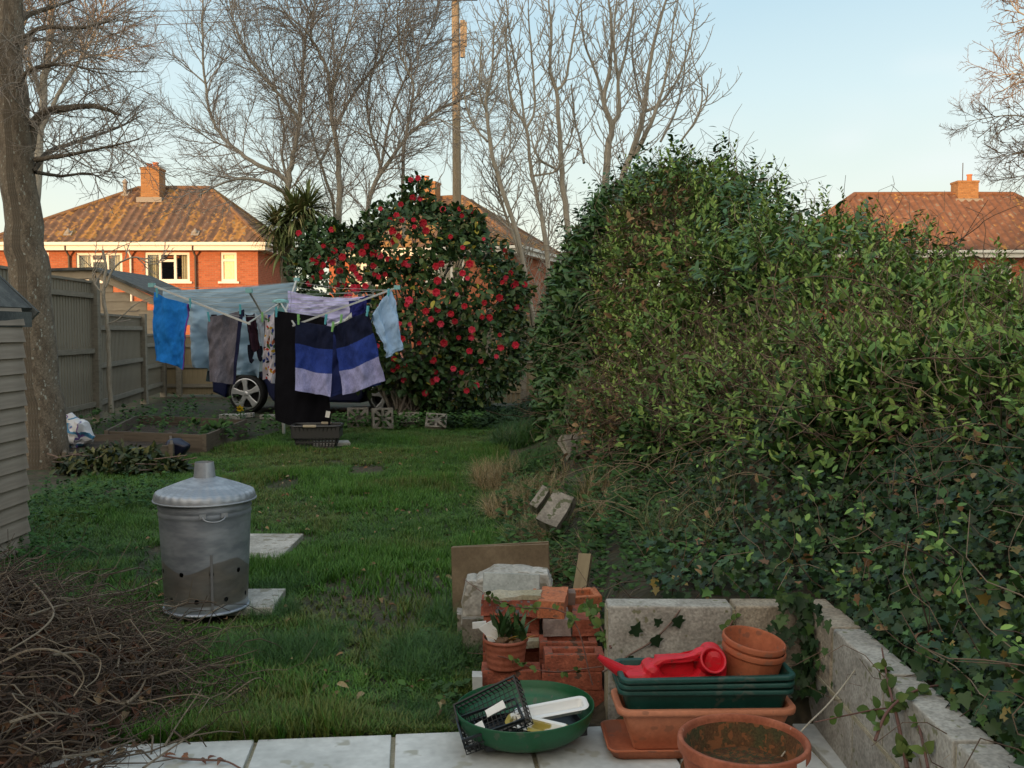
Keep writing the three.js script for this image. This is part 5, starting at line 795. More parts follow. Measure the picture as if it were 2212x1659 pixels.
// ---------------------------------------------------------------- cabbage palm
{
  const b = P(618, 700, 16.3), p = thing('palm', 'spiky cabbage palm behind the left side of the camellia', 'palm tree', [b.x, 0, -16.3]), r = rng(14);
  const ht = P(622, 500, 16.3).y; part('trunk', new TB().tube([V(0, 0, 0), V(.04, 1.5, 0), V(0, ht, 0)], (t) => .12 - .03 * t, 10).geo(), M.bark, p);
  const strap = grid(2, 8, (u, v) => V((u - .5) * .06 * Math.sin(Math.PI * clamp(.15 + .85 * v)) , v - .14 * v * v * v, -.26 * v * v * v + .008 * Math.abs(u - .5)));
  const items = []; for (const [x, y, n, s] of [[640, 470, 330, 1.0], [600, 490, 240, .85], [665, 450, 200, .85], [612, 545, 160, .8]]) { const c = P(x, y, 16.3).sub(p.position); for (let i = 0; i < n; i++) { const d = rdir(r); d.y = d.y * .75 + .2; items.push({ p: c.clone().addScaledVector(d, .05), y: d, z: d.clone().multiplyScalar(-.3).add(V(0, 1, 0)), s: .64 * s * (.7 + .5 * r()), c: tint(r, [[.15, .19, .06], [.20, .23, .08], [.11, .15, .05], [.26, .23, .10]]) }); } }
  scatter('fronds', p, strap, M.leafDull, items);
}
// ---------------------------------------------------------------- camellia
{
  const c = thing('camellia', 'large camellia bush covered in red flowers', 'bush', [-1.35, 0, -14.7]), r = rng(15), o = c.position;
  const B = [[890, 690, 1.15, 1.2], [760, 620, .88, .95], [985, 630, .95, .95], [890, 530, .85, .66], [1050, 740, .66, .8], [720, 700, .62, .8], [903, 430, .22, .40], [980, 820, .75, .5], [1085, 630, .40, .45], [700, 540, .42, .4], [985, 490, .42, .30]].map(([x, y, rx, ry]) => { const q = P(x, y, 14.7); return [q.x, q.y, -14.7, rx, ry, Math.min(rx, 1.0)]; });
  const pts = shell(B, 16500, r, { depth: .38, lump: .26, f: 2, keep: (p, n) => p.z > -15.1 });
  const holes = (p) => fbm(p.x * 2.3 + 5, p.y * 2.3, p.z * 2.3, 3) > .36 + .06 * sstep(2.4, 3.5, p.y);
  scatter('crown', c, LEAF.camellia, M.leafGloss, pts.filter((e) => holes(e.p) || r() < .2).map((e) => { const i = leafOn(r, { p: e.p.clone().sub(o), n: e.n }, .105, [[.032, .072, .022], [.042, .088, .028], [.058, .105, .030], [.026, .06, .02], [.07, .10, .028]], { up: .1 }); if (r() < .014) i.c = C(.30, .26, .03); return i; }));
  const tb = new TB(); for (let i = 0; i < 90; i++) { const e = pick(r, pts), s = V((r() - .5) * .8, 0, (r() - .5) * .4), q = e.p.clone().sub(o).add(e.n.clone().multiplyScalar(-.1)); tb.tube(curve([s, s.clone().lerp(q, .5).add(V((r() - .5) * .2, .25, .1)), q], 7), (t) => .022 * (1 - t) + .005, 5); } part('stem', tb.geo(), M.barkTwig, c, 'stuff');
  const petal = (a, R, w, lift, cup) => { const g = grid(3, 3, (u, v) => { const x = (u - .5) * w * Math.sin(Math.PI * (.22 + .66 * v)), k = v * R; return V(x, k, lift + cup * v * v + .25 * x * x / w); }); return g.rotateZ(a); };
  const fl = merge([...[0, 1, 2, 3, 4, 5].map((k) => petal(k * 1.047, .055, .062, 0, .012)), ...[0, 1, 2, 3, 4].map((k) => petal(k * 1.256 + .4, .042, .05, .01, .022)), ...[0, 1, 2, 3].map((k) => petal(k * 1.57 + .2, .026, .034, .018, .022)), T(new THREE.SphereGeometry(.009, 6, 5), 0, 0, .028)]);
  const reds = [[.60, .022, .055], [.52, .016, .035], [.68, .05, .10], [.40, .010, .025]].map((k) => phys({ color: C(...k), roughness: .6, side: THREE.DoubleSide }));
  const known = [[648, 506], [757, 533], [718, 500], [676, 565], [700, 575], [686, 568], [741, 558], [720, 568], [782, 548], [808, 547], [822, 551], [792, 534], [849, 501], [862, 512], [854, 522], [913, 485], [919, 499], [776, 602], [788, 620], [763, 623], [734, 588], [764, 580], [806, 575], [881, 572], [943, 578], [954, 572], [1014, 573], [946, 607], [942, 632], [885, 649], [1002, 661], [1076, 644], [1114, 666], [930, 690], [950, 700], [958, 742], [935, 776], [1080, 750], [1112, 747], [1020, 711], [933, 825], [945, 820], [1006, 843], [1027, 832], [903, 386], [890, 390], [906, 360], [866, 445], [824, 455], [744, 470], [729, 448], [704, 466], [870, 478], [970, 513], [993, 455], [1016, 458], [1037, 463], [1052, 483], [1060, 470], [908, 430], [956, 455], [1063, 540], [1000, 537], [1107, 618], [1130, 616], [1040, 685], [1056, 683], [984, 693], [1045, 655], [840, 560], [697, 590], [700, 535], [820, 600], [860, 790], [1100, 590], [748, 640], [880, 660], [990, 730], [1040, 780], [905, 740]];
  const front = (x, y) => { const dr = dirOf(x, y).normalize(), e = V(0, EYE, 0); let best = null; for (const b of B) { const q = V((e.x - b[0]) / b[3], (e.y - b[1]) / b[4], (e.z - b[2]) / b[5]), w = V(dr.x / b[3], dr.y / b[4], dr.z / b[5]); const A = w.dot(w), Bq = q.dot(w), Cq = q.dot(q) - 1.0, D = Bq * Bq - A * Cq; if (D < 0) continue; const t = (-Bq - Math.sqrt(D)) / A; if (!best || t < best.t) { const p = e.clone().addScaledVector(dr, t); best = { t, p, n: V((p.x - b[0]) / b[3] / b[3], (p.y - b[1]) / b[4] / b[4], (p.z - b[2]) / b[5] / b[5]).normalize() }; } } return best; };
  const put = (x, y, s) => { const f = front(x, y); if (!f) return; const n = f.n.clone().add(V(0, .1, .55)).add(rdir(r).multiplyScalar(.45)).normalize(), m = part('flower', fl, pick(r, reds), c); m.position.copy(f.p).sub(o).addScaledVector(n, .03); m.lookAt(m.position.clone().add(n)); m.rotateZ(r() * 6); m.scale.setScalar(s); };
  known.forEach(([x, y], i) => put(x, y, i < 45 ? .78 + .3 * r() : .6 + .25 * r())); for (let i = 0; i < 70; i++) put(660 + r() * 470, 430 + r() * 420, .5 + .4 * r());
}
// ---------------------------------------------------------------- hedges
const GREEN = { light: [[.15, .265, .064], [.185, .30, .07], [.13, .235, .06], [.21, .31, .074], [.105, .20, .06]], dark: [[.048, .115, .034], [.065, .14, .04], [.038, .088, .028], [.085, .155, .04]], ivy: [[.018, .048, .016], [.026, .062, .020], [.014, .036, .014], [.040, .080, .020]], weed: [[.035, .085, .018], [.05, .11, .022], [.03, .07, .02]] };
const STEM = [[.12, .075, .05], [.16, .11, .075], [.09, .055, .04], [.22, .17, .12]];
function brush(parent, pts, r, n, len, cols, down = .3) { const it = []; for (let i = 0; i < n; i++) { const e = pick(r, pts); it.push({ p: e.p.clone().addScaledVector(e.n, -.12), y: e.n.clone().multiplyScalar(.5).add(rdir(r)).add(V(0, .25 - down * r(), 0)), z: rdir(r), s: len * (.5 + r()), c: tint(r, cols, .3) }); } const per = [[], [], [], []]; it.forEach((k, i) => per[i % 4].push(k)); per.forEach((l, i) => scatter('stems', parent, twigGs[i], M.twig, l)); }
const LIGHT = [[2.55, .48, -4.0, .8, .55, .85], [2.5, .68, -4.9, .9, .66, .95], [2.35, .9, -5.8, .95, .78, 1.05], [2.05, 1.15, -6.8, .95, .93, 1.1], [1.52, 1.48, -7.9, .76, 1.2, 1.0], [1.4, .9, -7.2, .65, .7, 1.1], [1.7, .7, -6.1, .6, .6, .9], [3.3, .55, -4.5, .8, .55, 1.2], [1.75, .85, -5.1, .55, .5, .7], [1.6, .78, -4.5, .42, .36, .5], [1.3, .7, -6.3, .5, .5, .9], [1.0, .5, -7.7, .5, .5, 1.0], [2.2, .75, -4.2, .7, .5, .5], [2.15, .95, -3.6, .5, .46, .5], [1.8, .95, -4.35, .42, .36, .42], [1.35, .8, -5.3, .38, .34, .45], [1.1, .72, -6.1, .4, .38, .6]];
const DARK = [[1.5, 1.75, -9.6, .95, 1.12, 1.0], [1.12, 1.4, -10.5, .75, 1.2, 1.0], [.82, 1.05, -11.4, .55, 1.1, .9], [.85, .6, -10.6, .55, .7, 1.0], [1.2, .9, -9.4, .6, .8, .9]];
{
  const r = rng(17), h = thing('hedge', 'tall overgrown light green hedge filling the right of the garden', 'hedge');
  const seen = (p, n) => n.dot(V(0, EYE, 0).sub(p).normalize()) > -.35;
  const gap = (p) => fbm(p.x * 1.9 + 3, p.y * 2.1, p.z * 1.9, 3);
  const out = shell(LIGHT, 62000, r, { depth: .22, lump: .23, f: 2.2, keep: seen });
  // upright sprays: leaves cluster on shoots that push out and up
  const items = [], deep = [];
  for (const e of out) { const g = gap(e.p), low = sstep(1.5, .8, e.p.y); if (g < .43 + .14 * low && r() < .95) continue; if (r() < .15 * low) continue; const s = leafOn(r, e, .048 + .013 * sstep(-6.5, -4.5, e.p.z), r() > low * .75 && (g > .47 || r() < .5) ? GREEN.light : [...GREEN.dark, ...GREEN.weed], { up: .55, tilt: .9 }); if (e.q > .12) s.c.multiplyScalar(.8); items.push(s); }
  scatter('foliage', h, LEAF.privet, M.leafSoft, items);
  const inner = shell(LIGHT.map((b) => [b[0], b[1], b[2], b[3] * .78, b[4] * .78, b[5] * .78]), 12000, r, { depth: .25, lump: .2, keep: seen });
  scatter('inner_leaves', h, LEAF.privet, M.leafDull, inner.map((e) => leafOn(r, e, .07, [...GREEN.light, ...GREEN.weed], { up: 0 })));
  // shoots: stem with paired leaves standing off the surface
  const sh = [], st = []; const shoots = shell(LIGHT, 2000, r, { depth: .02, lump: .23, f: 2.2, keep: (p, n) => seen(p, n) && n.y > -.2 && p.y > .75 });
  for (const e of shoots) { const L = .09 + .17 * r(), d = e.n.clone().multiplyScalar(.6).add(V(0, .8, 0)).add(rdir(r).multiplyScalar(.5)).normalize(); st.push({ p: e.p.clone().addScaledVector(d, -.05), y: d, z: rdir(r), s: L + .05, c: tint(r, STEM) }); const n = 4 + Math.floor(L * 34); for (let i = 0; i < n; i++) { const k = i / n; const side = rdir(r); side.addScaledVector(d, -side.dot(d)).normalize(); sh.push({ p: e.p.clone().addScaledVector(d, L * k), y: side.add(d.clone().multiplyScalar(.5 + .8 * k)), z: d.clone().add(V(0, .4, 0)), s: (.046 - .016 * k) * (.8 + .5 * r()), c: tint(r, k > .5 ? [[.22, .31, .07], [.18, .275, .06]] : GREEN.light) }); } }
  scatter('shoot_leaves', h, LEAF.privet, M.leafSoft, sh); scatter('shoots', h, twigGs[0], M.twig, st);
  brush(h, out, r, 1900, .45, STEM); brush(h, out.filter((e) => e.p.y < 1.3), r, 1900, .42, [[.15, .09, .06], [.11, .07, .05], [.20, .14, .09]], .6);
  // dead brown strip where light and dark hedges meet
  const strip = out.filter((e) => e.p.x < 1.3 && e.p.z < -6.7); if (strip.length) { brush(h, strip, r, 1500, .24, [[.20, .125, .075], [.26, .17, .10], [.15, .095, .06]], .4); scatter('dead_leaves', h, LEAF.dead, M.deadLeaf, strip.filter(() => r() < .11).map((e) => leafOn(r, { p: e.p.clone().addScaledVector(e.n, .04), n: e.n }, .055, [[.20, .115, .055], [.16, .09, .045], [.25, .16, .08]], { up: -.3 }))); }
  const d = thing('hedge', 'dark glossy evergreen and ivy mass at the far left end of the hedge', 'hedge');
  const dk = shell(DARK, 26000, r, { depth: .25, lump: .22, f: 2, keep: seen });
  scatter('foliage', d, LEAF.laurel, M.leafGloss, dk.filter((e) => gap(e.p) > .36 || r() < .35).map((e) => leafOn(r, e, .088, GREEN.dark, { up: .15, tilt: .8 })));
  scatter('inner_leaves', d, LEAF.laurel, M.leafDull, shell(DARK.map((b) => [b[0], b[1], b[2], b[3] * .8, b[4] * .8, b[5] * .8]), 8000, r, { depth: .2, keep: seen }).map((e) => leafOn(r, e, .09, GREEN.dark, {})));
  brush(d, dk, r, 700, .5, STEM);
  // top sprays with sky behind them
  const tops = []; for (const e of shell(DARK.slice(0, 3).concat(LIGHT.slice(3, 5)), 420, r, { depth: .01, lump: .22, f: 2, keep: (p, n) => n.y > .45 })) { const dd = e.n.clone().add(V(0, .8, 0)).add(rdir(r).multiplyScalar(.5)).normalize(), L = .12 + .2 * r(); for (let i = 0; i < 9; i++) { const side = rdir(r); side.addScaledVector(dd, -side.dot(dd)).normalize(); tops.push({ p: e.p.clone().addScaledVector(dd, L * i / 9), y: side.add(dd.clone().multiplyScalar(.5)), z: dd, s: .075 * (.7 + .5 * r()), c: tint(r, GREEN.dark) }); } }
  scatter('top_sprays', d, LEAF.laurel, M.leafGloss, tops);
}
// ---------------------------------------------------------------- ivy over the bank and wall
const BANK = (r, n, keep) => { const o = []; let g = 0; const H = (x, z) => gh(x, z) + .26 * fbm(x * 2.2, z * 2.2, 3, 3) * Math.max(sstep(.6, 1.8, x) * sstep(-3.5, -4, z), sstep(1.12, 1.5, x)) + .02; while (o.length < n && g++ < n * 20) { const x = lerp(.2, 3.3, r()), z = -lerp(1.4, 9.5, Math.pow(r(), 1.25)); if ((z > -3.45 && x < WALLX + .085) || !keep(x, z)) continue; const y = H(x, z), nx = -(H(x + .05, z) - H(x - .05, z)) / .1, nz = -(H(x, z + .05) - H(x, z - .05)) / .1; o.push({ p: V(x, y + .1 * r(), z), n: V(nx - .15, 1, nz + .2).normalize() }); } return o; };
{
  const r = rng(18), v = thing('ivy', 'dark ivy carpeting the bank above the block wall', 'ivy');
  const pts = BANK(r, 36000, (x, z) => (z > -3.45 || x > .62 + .28 * sstep(-4.2, -6, z) + .25 * (noise(z * 1.4, 4) - .5)) && (z > -4.6 || fbm(x * 2 + 1, z * 2, 0, 3) > .36)); { let g = 0; while (g++ < 17000) { const k = Math.pow(r(), .9), x = lerp(WALLX + .09, 2.3, k), z = -lerp(1.3, 4.3, r()), y = gh(x, z) + .26 * fbm(x * 2.2, z * 2.2, 3, 3) * sstep(1.12, 1.5, x) + .02; pts.push({ p: V(x, y + .13 * r() * r(), z), n: V(-.75, .8, .3).normalize() }); } }
  scatter('leaves', v, LEAF.ivy, M.leafGloss, pts.map((e) => ({ p: e.p, y: rdir(r).multiplyScalar(.9).add(V(-.3, -.45, .4)), z: e.n.clone().add(V(-.15, .1, .3)).add(rdir(r).multiplyScalar(.6)), s: .027 * (.45 + 1.15 * r()), c: tint(r, r() < .03 ? [[.20, .15, .04], [.16, .085, .04]] : r() < .22 ? GREEN.weed : GREEN.ivy, .35) })));
  brush(v, pts.filter((e) => e.p.z > -7), r, 1900, .34, STEM, .5); scatter('dead_leaves', v, LEAF.dead, M.deadLeaf, pts.filter(() => r() < .008).map((e) => ({ p: e.p.clone().addScaledVector(e.n, .03), y: rdir(r), z: e.n.clone().add(rdir(r).multiplyScalar(.6)), s: .03 + .025 * r(), c: tint(r, [[.17, .09, .045], [.24, .16, .08]]) }))); const hang = pts.filter((e) => r() < (e.p.z > -4.4 ? .0035 : .014) && e.p.z > -6); scatter('shoot_leaves', v, LEAF.privet, M.leafSoft, hang.flatMap((e) => [0, 1, 2, 3, 4, 5].map((k) => ({ p: e.p.clone().addScaledVector(e.n, .06 + .025 * k).add(V((r() - .5) * .03, 0, (r() - .5) * .03)), y: rdir(r).add(V(-.2, .4, .2)), z: V(-.2, 1, .5), s: .034 * (.5 + .8 * r()), c: tint(r, [...GREEN.light, ...GREEN.weed]) }))));
  // tumbling over the inner corner
  const cor = []; for (let i = 0; i < 80; i++) { const a = Math.sqrt(r()), y = .46 - .34 * Math.pow(r(), 1.3), x = lerp(.84, 1.03, a), z = WALLZ + .02 + .05 * r(); cor.push({ p: V(x + (x > 1 ? -.02 : 0), y, z), y: V((r() - .5), -.8, .25), z: V(-.2, .25, 1).add(rdir(r).multiplyScalar(.4)), s: .036 * (.6 + .8 * r()), c: tint(r, GREEN.ivy) }); } for (let i = 0; i < 60; i++) cor.push({ p: V(WALLX - .02 * r(), .45 - .3 * Math.pow(r(), 1.5), WALLZ + .02 + .32 * r() * r()), y: V(-.2, -.8, (r() - .5)), z: V(-1, .3, .3).add(rdir(r).multiplyScalar(.4)), s: .034 * (.6 + .8 * r()), c: tint(r, GREEN.ivy) });
  scatter('leaves', v, LEAF.ivy, M.leafGloss, cor);
  // one trail across the face of the back wall
  const tr = thing('ivy_trail', 'ivy stem with five leaves trailing over the pale wall block', 'ivy'), Q = (x, y, dz = .012) => { const p = P(x, y, -WALLZ - .004); p.z += dz; return p; };
  part('stem', new TB().tube(curve([Q(1475, 1312, -.01), Q(1440, 1352), Q(1400, 1388), Q(1365, 1408), Q(1330, 1432), Q(1300, 1445, .03)], 20), .0035, 5).geo(), M.darkWood, tr);
  for (const [x, y, s, a] of [[1460, 1330, .05, .3], [1412, 1372, .05, .4], [1366, 1366, .052, 2.6], [1352, 1420, .06, .5], [1424, 1345, .035, -2.4]]) { const m = part('leaf', LEAF.ivy, M.ivyOne || (M.ivyOne = std({ color: C(.018, .045, .018), roughness: .4, side: THREE.DoubleSide })), tr); m.position.copy(Q(x, y, .02)); m.rotation.set(.2, .3, Math.PI + a); m.scale.setScalar(s); }
}
// ---------------------------------------------------------------- brambles, dead stalks and long grass on the bank
{
  const r = rng(19), b = thing('bramble', 'arching bramble stems with young leaves over the right wall and bank', 'bramble'), t = new TB(), lf = [];
  const cane = (pts, rad, leaves = 9, s = .03) => { const c = curve(pts, 22); t.tube(c, (k) => rad * (1 - .6 * k), 5); for (let i = 0; i < leaves; i++) { const k = 2 + Math.floor(r() * 19), p = c[k]; for (let j = 0; j < 3; j++) lf.push({ p: p.clone(), y: rdir(r).add(V(0, .2, 0)), z: V(-.2, .8, .7).add(rdir(r).multiplyScalar(.5)), s: s * (.7 + .7 * r()), c: tint(r, [[.06, .11, .02], [.05, .09, .02], [.09, .13, .03]]) }); } };
  cane([P(1960, 1659, 2.4), P(1940, 1560, 2.5), P(1920, 1480, 2.62), P(1905, 1400, 2.8)], .006, 12); cane([P(2005, 1659, 2.3), P(1990, 1590, 2.4), P(1970, 1530, 2.5), P(1912, 1530, 2.55), P(1830, 1545, 2.5), P(1760, 1560, 2.5)], .004, 10); cane([P(1890, 1600, 2.4), P(1915, 1540, 2.45), P(1960, 1500, 2.5), P(2040, 1480, 2.6), P(2100, 1500, 2.7), P(2200, 1600, 2.7)], .0045, 9);
  cane([P(2212, 1560, 2.6), P(2150, 1480, 2.8), P(2060, 1430, 3.0), P(1990, 1400, 3.1), P(1900, 1370, 3.3)], .005, 10); cane([P(2240, 1400, 3.2), P(2120, 1330, 3.5), P(1980, 1330, 3.7), P(1850, 1300, 3.9)], .005, 12); cane([P(2250, 1200, 3.4), P(2130, 1180, 3.6), P(1960, 1250, 3.9), P(1840, 1330, 4.0)], .0045, 10); cane([P(1605, 1310, 3.42), P(1580, 1345, 3.33), P(1560, 1390, 3.3)], .004, 3); cane([P(1280, 1480, 3.4), P(1230, 1330, 3.5), P(1110, 1310, 3.6), P(1060, 1290, 3.7), P(1000, 1250, 3.9)], .003, 12, .026);
  cane([P(1320, 1400, 3.35), P(1290, 1340, 3.5), P(1262, 1300, 3.7)], .004, 14, .032); cane([P(1300, 1440, 3.4), P(1180, 1450, 3.45), P(1090, 1420, 3.45), P(1010, 1410, 3.7)], .0025, 6, .02);
  for (let i = 0; i < 60; i++) { const x = .9 + 2.4 * r(), z = -3.6 - 5 * r(), y = gh(x, z) + .15 + .5 * r() * sstep(.8, 2, x), L = .5 + .8 * r(), a = r() * 6.28; const p = V(x, y, z), e = V(x + Math.cos(a) * L, y - .1 + .3 * r(), z + Math.sin(a) * L * .7); cane([p, p.clone().lerp(e, .5).add(V(0, .12 + .15 * r(), 0)), e], .0032, 7, .032); }
  part('cane', t.geo(), std({ color: C(.13, .06, .045), roughness: .7 }), b, 'stuff'); scatter('leaves', b, LEAF.herb, M.leafSoft, lf);
  const dead = new TB(), dc = thing('dead_stalks', 'pale dead stalks lying across the ivy and bank', 'stalks');
  for (let i = 0; i < 130; i++) { const near = i < 60, x = near ? lerp(.5, 1.5, r()) : lerp(.35, 2.2, r()), z = near ? -lerp(4.2, 5.4, r()) : -lerp(4.6, 9.5, r()), y = gh(x, z) + .05 + .3 * r(), L = .10 + .26 * r(), a = r() * 6.28, e = V(x + Math.cos(a) * L, y + (r() - .5) * .25, z + Math.sin(a) * L * .6); dead.tube(curve([V(x, y, z), V(x, y, z).lerp(e, .5).add(V(0, .06 * r(), 0)), e], 6), .0014, 4, false); }
  part('stalk', dead.geo(), std({ color: C(.27, .20, .12), roughness: .9 }), dc, 'stuff');
}
const bladeG = (() => { const all = [], r = rng(3); for (let i = 0; i < 9; i++) { const a = r() * 6.28, x = (r() - .5) * .05, z = (r() - .5) * .05, h = .6 + .5 * r(), b = .15 + .5 * r(), w = .05 + .03 * r(); all.push(grid(1, 3, (u, v) => { const off = b * v * v, ww = w * (1 - v * .92) * (u - .5); return V(x + Math.cos(a) * off - Math.sin(a) * ww, h * v - .3 * b * v * v, z + Math.sin(a) * off + Math.cos(a) * ww); })); } return mergeGeometries(all); })();
const wispG = (() => { const all = [], r = rng(4); for (let i = 0; i < 14; i++) { const a = r() * 6.28, x = (r() - .5) * .12, z = (r() - .5) * .12, h = .6 + .5 * r(), b = .3 + .7 * r(), w = .013 + .010 * r(); all.push(grid(1, 5, (u, v) => { const off = b * v * v, ww = w * (1 - v * .9) * (u - .5); return V(x + Math.cos(a) * off - Math.sin(a) * ww, h * v - .55 * b * v * v, z + Math.sin(a) * off + Math.cos(a) * ww); })); } return mergeGeometries(all); })();
const edgeL = (z) => z < -9.2 ? lerp(-3.6, -3.0, sstep(-9.2, -14, z)) : -3.9, edgeR = (z) => .02 + .14 * (noise(z * 1.6, 8) - .5) - .1 * sstep(-8, -12, z);
const patioZ = (() => { const a = G(306, 1616), b = G(985, 1589); return (x) => a.z + (x - a.x) * (b.z - a.z) / (b.x - a.x); })();
{
  const r = rng(20), items = [], avoid = [];
  for (const o of scene.children) if (/^(stepping_slab|edging_stone)/.test(o.name)) avoid.push([o.position.x, o.position.z, o]);
  const bin = scene.children.find((o) => o.name === 'incinerator_bin').position; const tmp = V(0, 0, 0);
  const blocked = (x, z) => { if (Math.hypot(x - bin.x, z - bin.z) < .2) return true; for (const [ax, az, o] of avoid) { if (Math.abs(x - ax) + Math.abs(z - az) > 1) continue; if (!o.geometry.boundingBox) o.geometry.computeBoundingBox(); const bb = o.geometry.boundingBox, c = Math.cos(-o.rotation.y), s = Math.sin(-o.rotation.y), dx = x - ax, dz = z - az, lx = dx * c + dz * s, lz = -dx * s + dz * c; if (lx > bb.min.x - .005 && lx < bb.max.x + .005 && lz > bb.min.z - .005 && lz < bb.max.z + .005) return true; } return false; };
  const bare = (x, z) => sstep(.67, .76, fbm(x * 1.5 + 4, z * 1.5, 0, 3)) + (Math.hypot((x + .55) / .5, (z + 4.9) / .55) < 1 ? .75 : 0) + (Math.hypot((x + .85) / .5, (z + 3.9) / .5) < 1 ? .45 : 0);
  const N = 64000; let g = 0; while (items.length < N && g++ < N * 4) {
    const z = -3.15 - 10.9 * Math.pow(r(), 1.75), x = lerp(edgeL(z), edgeR(z), r()); if (z > patioZ(x) - .012 || blocked(x, z)) continue; if (r() < bare(x, z)) continue;
    const k = fbm(x * .9, z * .9, 5, 3), l = fbm(x * 3.1, z * 3.1, 9, 3); const h = (.022 + .045 * l * l * 1.6 + .035 * sstep(.5, .7, k)) * (.7 + .6 * r());
    const dry = sstep(.5, .68, fbm(x * 1.3 + 8, z * 1.3, 2, 3)); const c = tint(r, dry > r() * 1.3 ? [[.12, .15, .028], [.085, .135, .022]] : k > .55 ? [[.048, .15, .012], [.06, .175, .014], [.08, .19, .018]] : [[.05, .145, .012], [.068, .165, .014], [.04, .12, .012], [.085, .17, .018]], .25); items.push({ p: V(x, gh(x, z) - .004, z), y: V((r() - .5) * .5, 1, (r() - .5) * .5), z: rdir(r), s: .075 + .03 * r(), t: h, c });
  }
  const lit = []; for (let i = 0; i < 420; i++) { const z = -3.2 - 8 * Math.pow(r(), 1.6), x = lerp(-2.6, .25, r()); if (z > patioZ(x) - .02) continue; lit.push({ p: V(x, gh(x, z) + .022 + .02 * r(), z), y: rdir(r).setY(.1), z: V(0, 1, .2).add(rdir(r).multiplyScalar(.5)), s: .022 + .025 * r(), c: tint(r, [[.16, .075, .035], [.22, .14, .07], [.10, .055, .03], [.26, .20, .11]]) }); } tag(scatter('fallen_leaves', scene, LEAF.dead, M.deadLeaf, lit), 'brown fallen leaves scattered on the lawn', 'fallen leaves', null, 'stuff');
  tag(scatter('lawn_grass', scene, bladeG, M.grass = lmat(.6), items), 'short rough green grass of the lawn', 'grass', null, 'stuff');
  const tall = [], clump = (x, y, n, rx, rz, h, cols, out = tall) => { const q = G(x, y, 0); for (let i = 0; i < n; i++) { const a = r() * 6.28, k = Math.sqrt(r()), X = q.x + Math.cos(a) * k * rx, Z = q.z + Math.sin(a) * k * rz; if (Z > patioZ(X) - .02 || blocked(X, Z)) continue; out.push({ p: V(X, gh(X, Z) - .01, Z), y: V((r() - .5) * .7, 1, (r() - .5) * .7), z: rdir(r), s: h * (.7 + .5 * r()), t: h * (.6 + .7 * r()), c: tint(r, cols) }); } };
  const GG = [[.034, .105, .014], [.044, .125, .018], [.028, .085, .012]], DD = [[.30, .22, .11], [.24, .18, .09], [.36, .28, .15], [.10, .13, .03]];
  for (const [x, y, n, rx, rz, h] of [[590, 1420, 330, .26, .2, .13], [460, 1590, 260, .34, .2, .10], [930, 1440, 260, .2, .24, .16], [985, 1350, 140, .12, .2, .15], [690, 1230, 120, .2, .18, .09], [620, 1270, 160, .16, .2, .11], [590, 1330, 130, .10, .16, .12], [930, 1170, 240, .6, .6, .10], [120, 1230, 300, .7, .5, .14], [1130, 960, 420, .35, .8, .30], [1160, 1040, 260, .3, .5, .26], [1080, 905, 260, .35, .8, .26], [700, 1380, 100, .15, .15, .09], [560, 1050, 160, .8, .5, .09], [900, 1550, 120, .12, .12, .09]]) clump(x, y, n, rx, rz, h, GG);
  tag(scatter('long_grass', scene, wispG, M.grass, tall), 'longer grass in tufts at the lawn edges', 'grass', null, 'stuff');
  const BG = [[.06, .15, .03], [.075, .17, .035], [.05, .12, .028], [.12, .17, .05]]; for (const [x, y, n, rx, rz, h] of [[1130, 940, 260, .3, .6, .28], [1180, 985, 200, .3, .5, .26], [1150, 900, 220, .35, .7, .28], [1235, 1035, 180, .3, .4, .24], [1265, 1130, 160, .3, .3, .2], [1190, 1165, 150, .25, .3, .2], [1340, 1190, 160, .3, .25, .18], [1430, 1225, 150, .3, .25, .17], [1100, 1080, 120, .2, .3, .2]]) clump(x, y + 40, n, rx, rz, h, BG);
  const dd = []; for (const [x, y, n, rx, rz, h] of [[1150, 1060, 130, .3, .4, .24], [1210, 1150, 110, .3, .3, .22], [1300, 1230, 90, .3, .25, .2]]) clump(x, y + 40, n, rx, rz, h, DD, dd); for (const [x, y, n, rx, rz, h] of [[1075, 1045, 240, .22, .5, .26], [1120, 1110, 180, .25, .35, .24], [1165, 1180, 90, .2, .3, .2], [1105, 960, 60, .2, .4, .24], [1240, 1060, 80, .3, .4, .2]]) clump(x, y, n, rx, rz, h, DD, dd);
  for (let i = 0; i < 120; i++) { const q = P(1380 + 220 * r(), 1170 + 110 * r(), 4.1 + .7 * r()); dd.push({ p: V(q.x, gh(q.x, q.z) + .02, q.z), y: V(-.4 + 1.2 * r(), .6, .3 - .6 * r()), z: rdir(r), s: .2 * (.7 + .6 * r()), c: tint(r, [[.26, .21, .10], [.16, .17, .06], [.07, .11, .03], [.05, .09, .025]]) }); }
  tag(scatter('dead_grass', scene, wispG, M.grass, dd), 'straw-coloured dead grass clumps along the bank', 'dead grass', null, 'stuff');
  // small weeds: along the bank, at the shed, in the far bed
  const weeds = [], wd = (f, n, s, cols, hi) => { for (let i = 0; i < n; i++) { const p = f(); for (let j = 0; j < 9; j++) { const a = r() * 6.28, el = .2 + .9 * r(), y = V(Math.cos(a), el, Math.sin(a)); weeds.push({ p: p.clone().add(V(0, hi * r(), 0)), y, z: V(0, 1, .3).add(rdir(r).multiplyScalar(.3)), s: s * (.6 + .7 * r()), c: tint(r, cols) }); } } };
  const onG = (x0, x1, z0, z1) => () => { const x = lerp(x0, x1, r()), z = lerp(z0, z1, r()); return V(x, gh(x, z), z); };
  wd(onG(-.1, 1.3, -4.6, -9.5), 520, .042, GREEN.weed, .16); wd(onG(.25, .95, -3.7, -5.4), 300, .028, GREEN.weed, .12); wd(onG(.0, .8, -4.6, -6.5), 260, .028, GREEN.weed, .12);
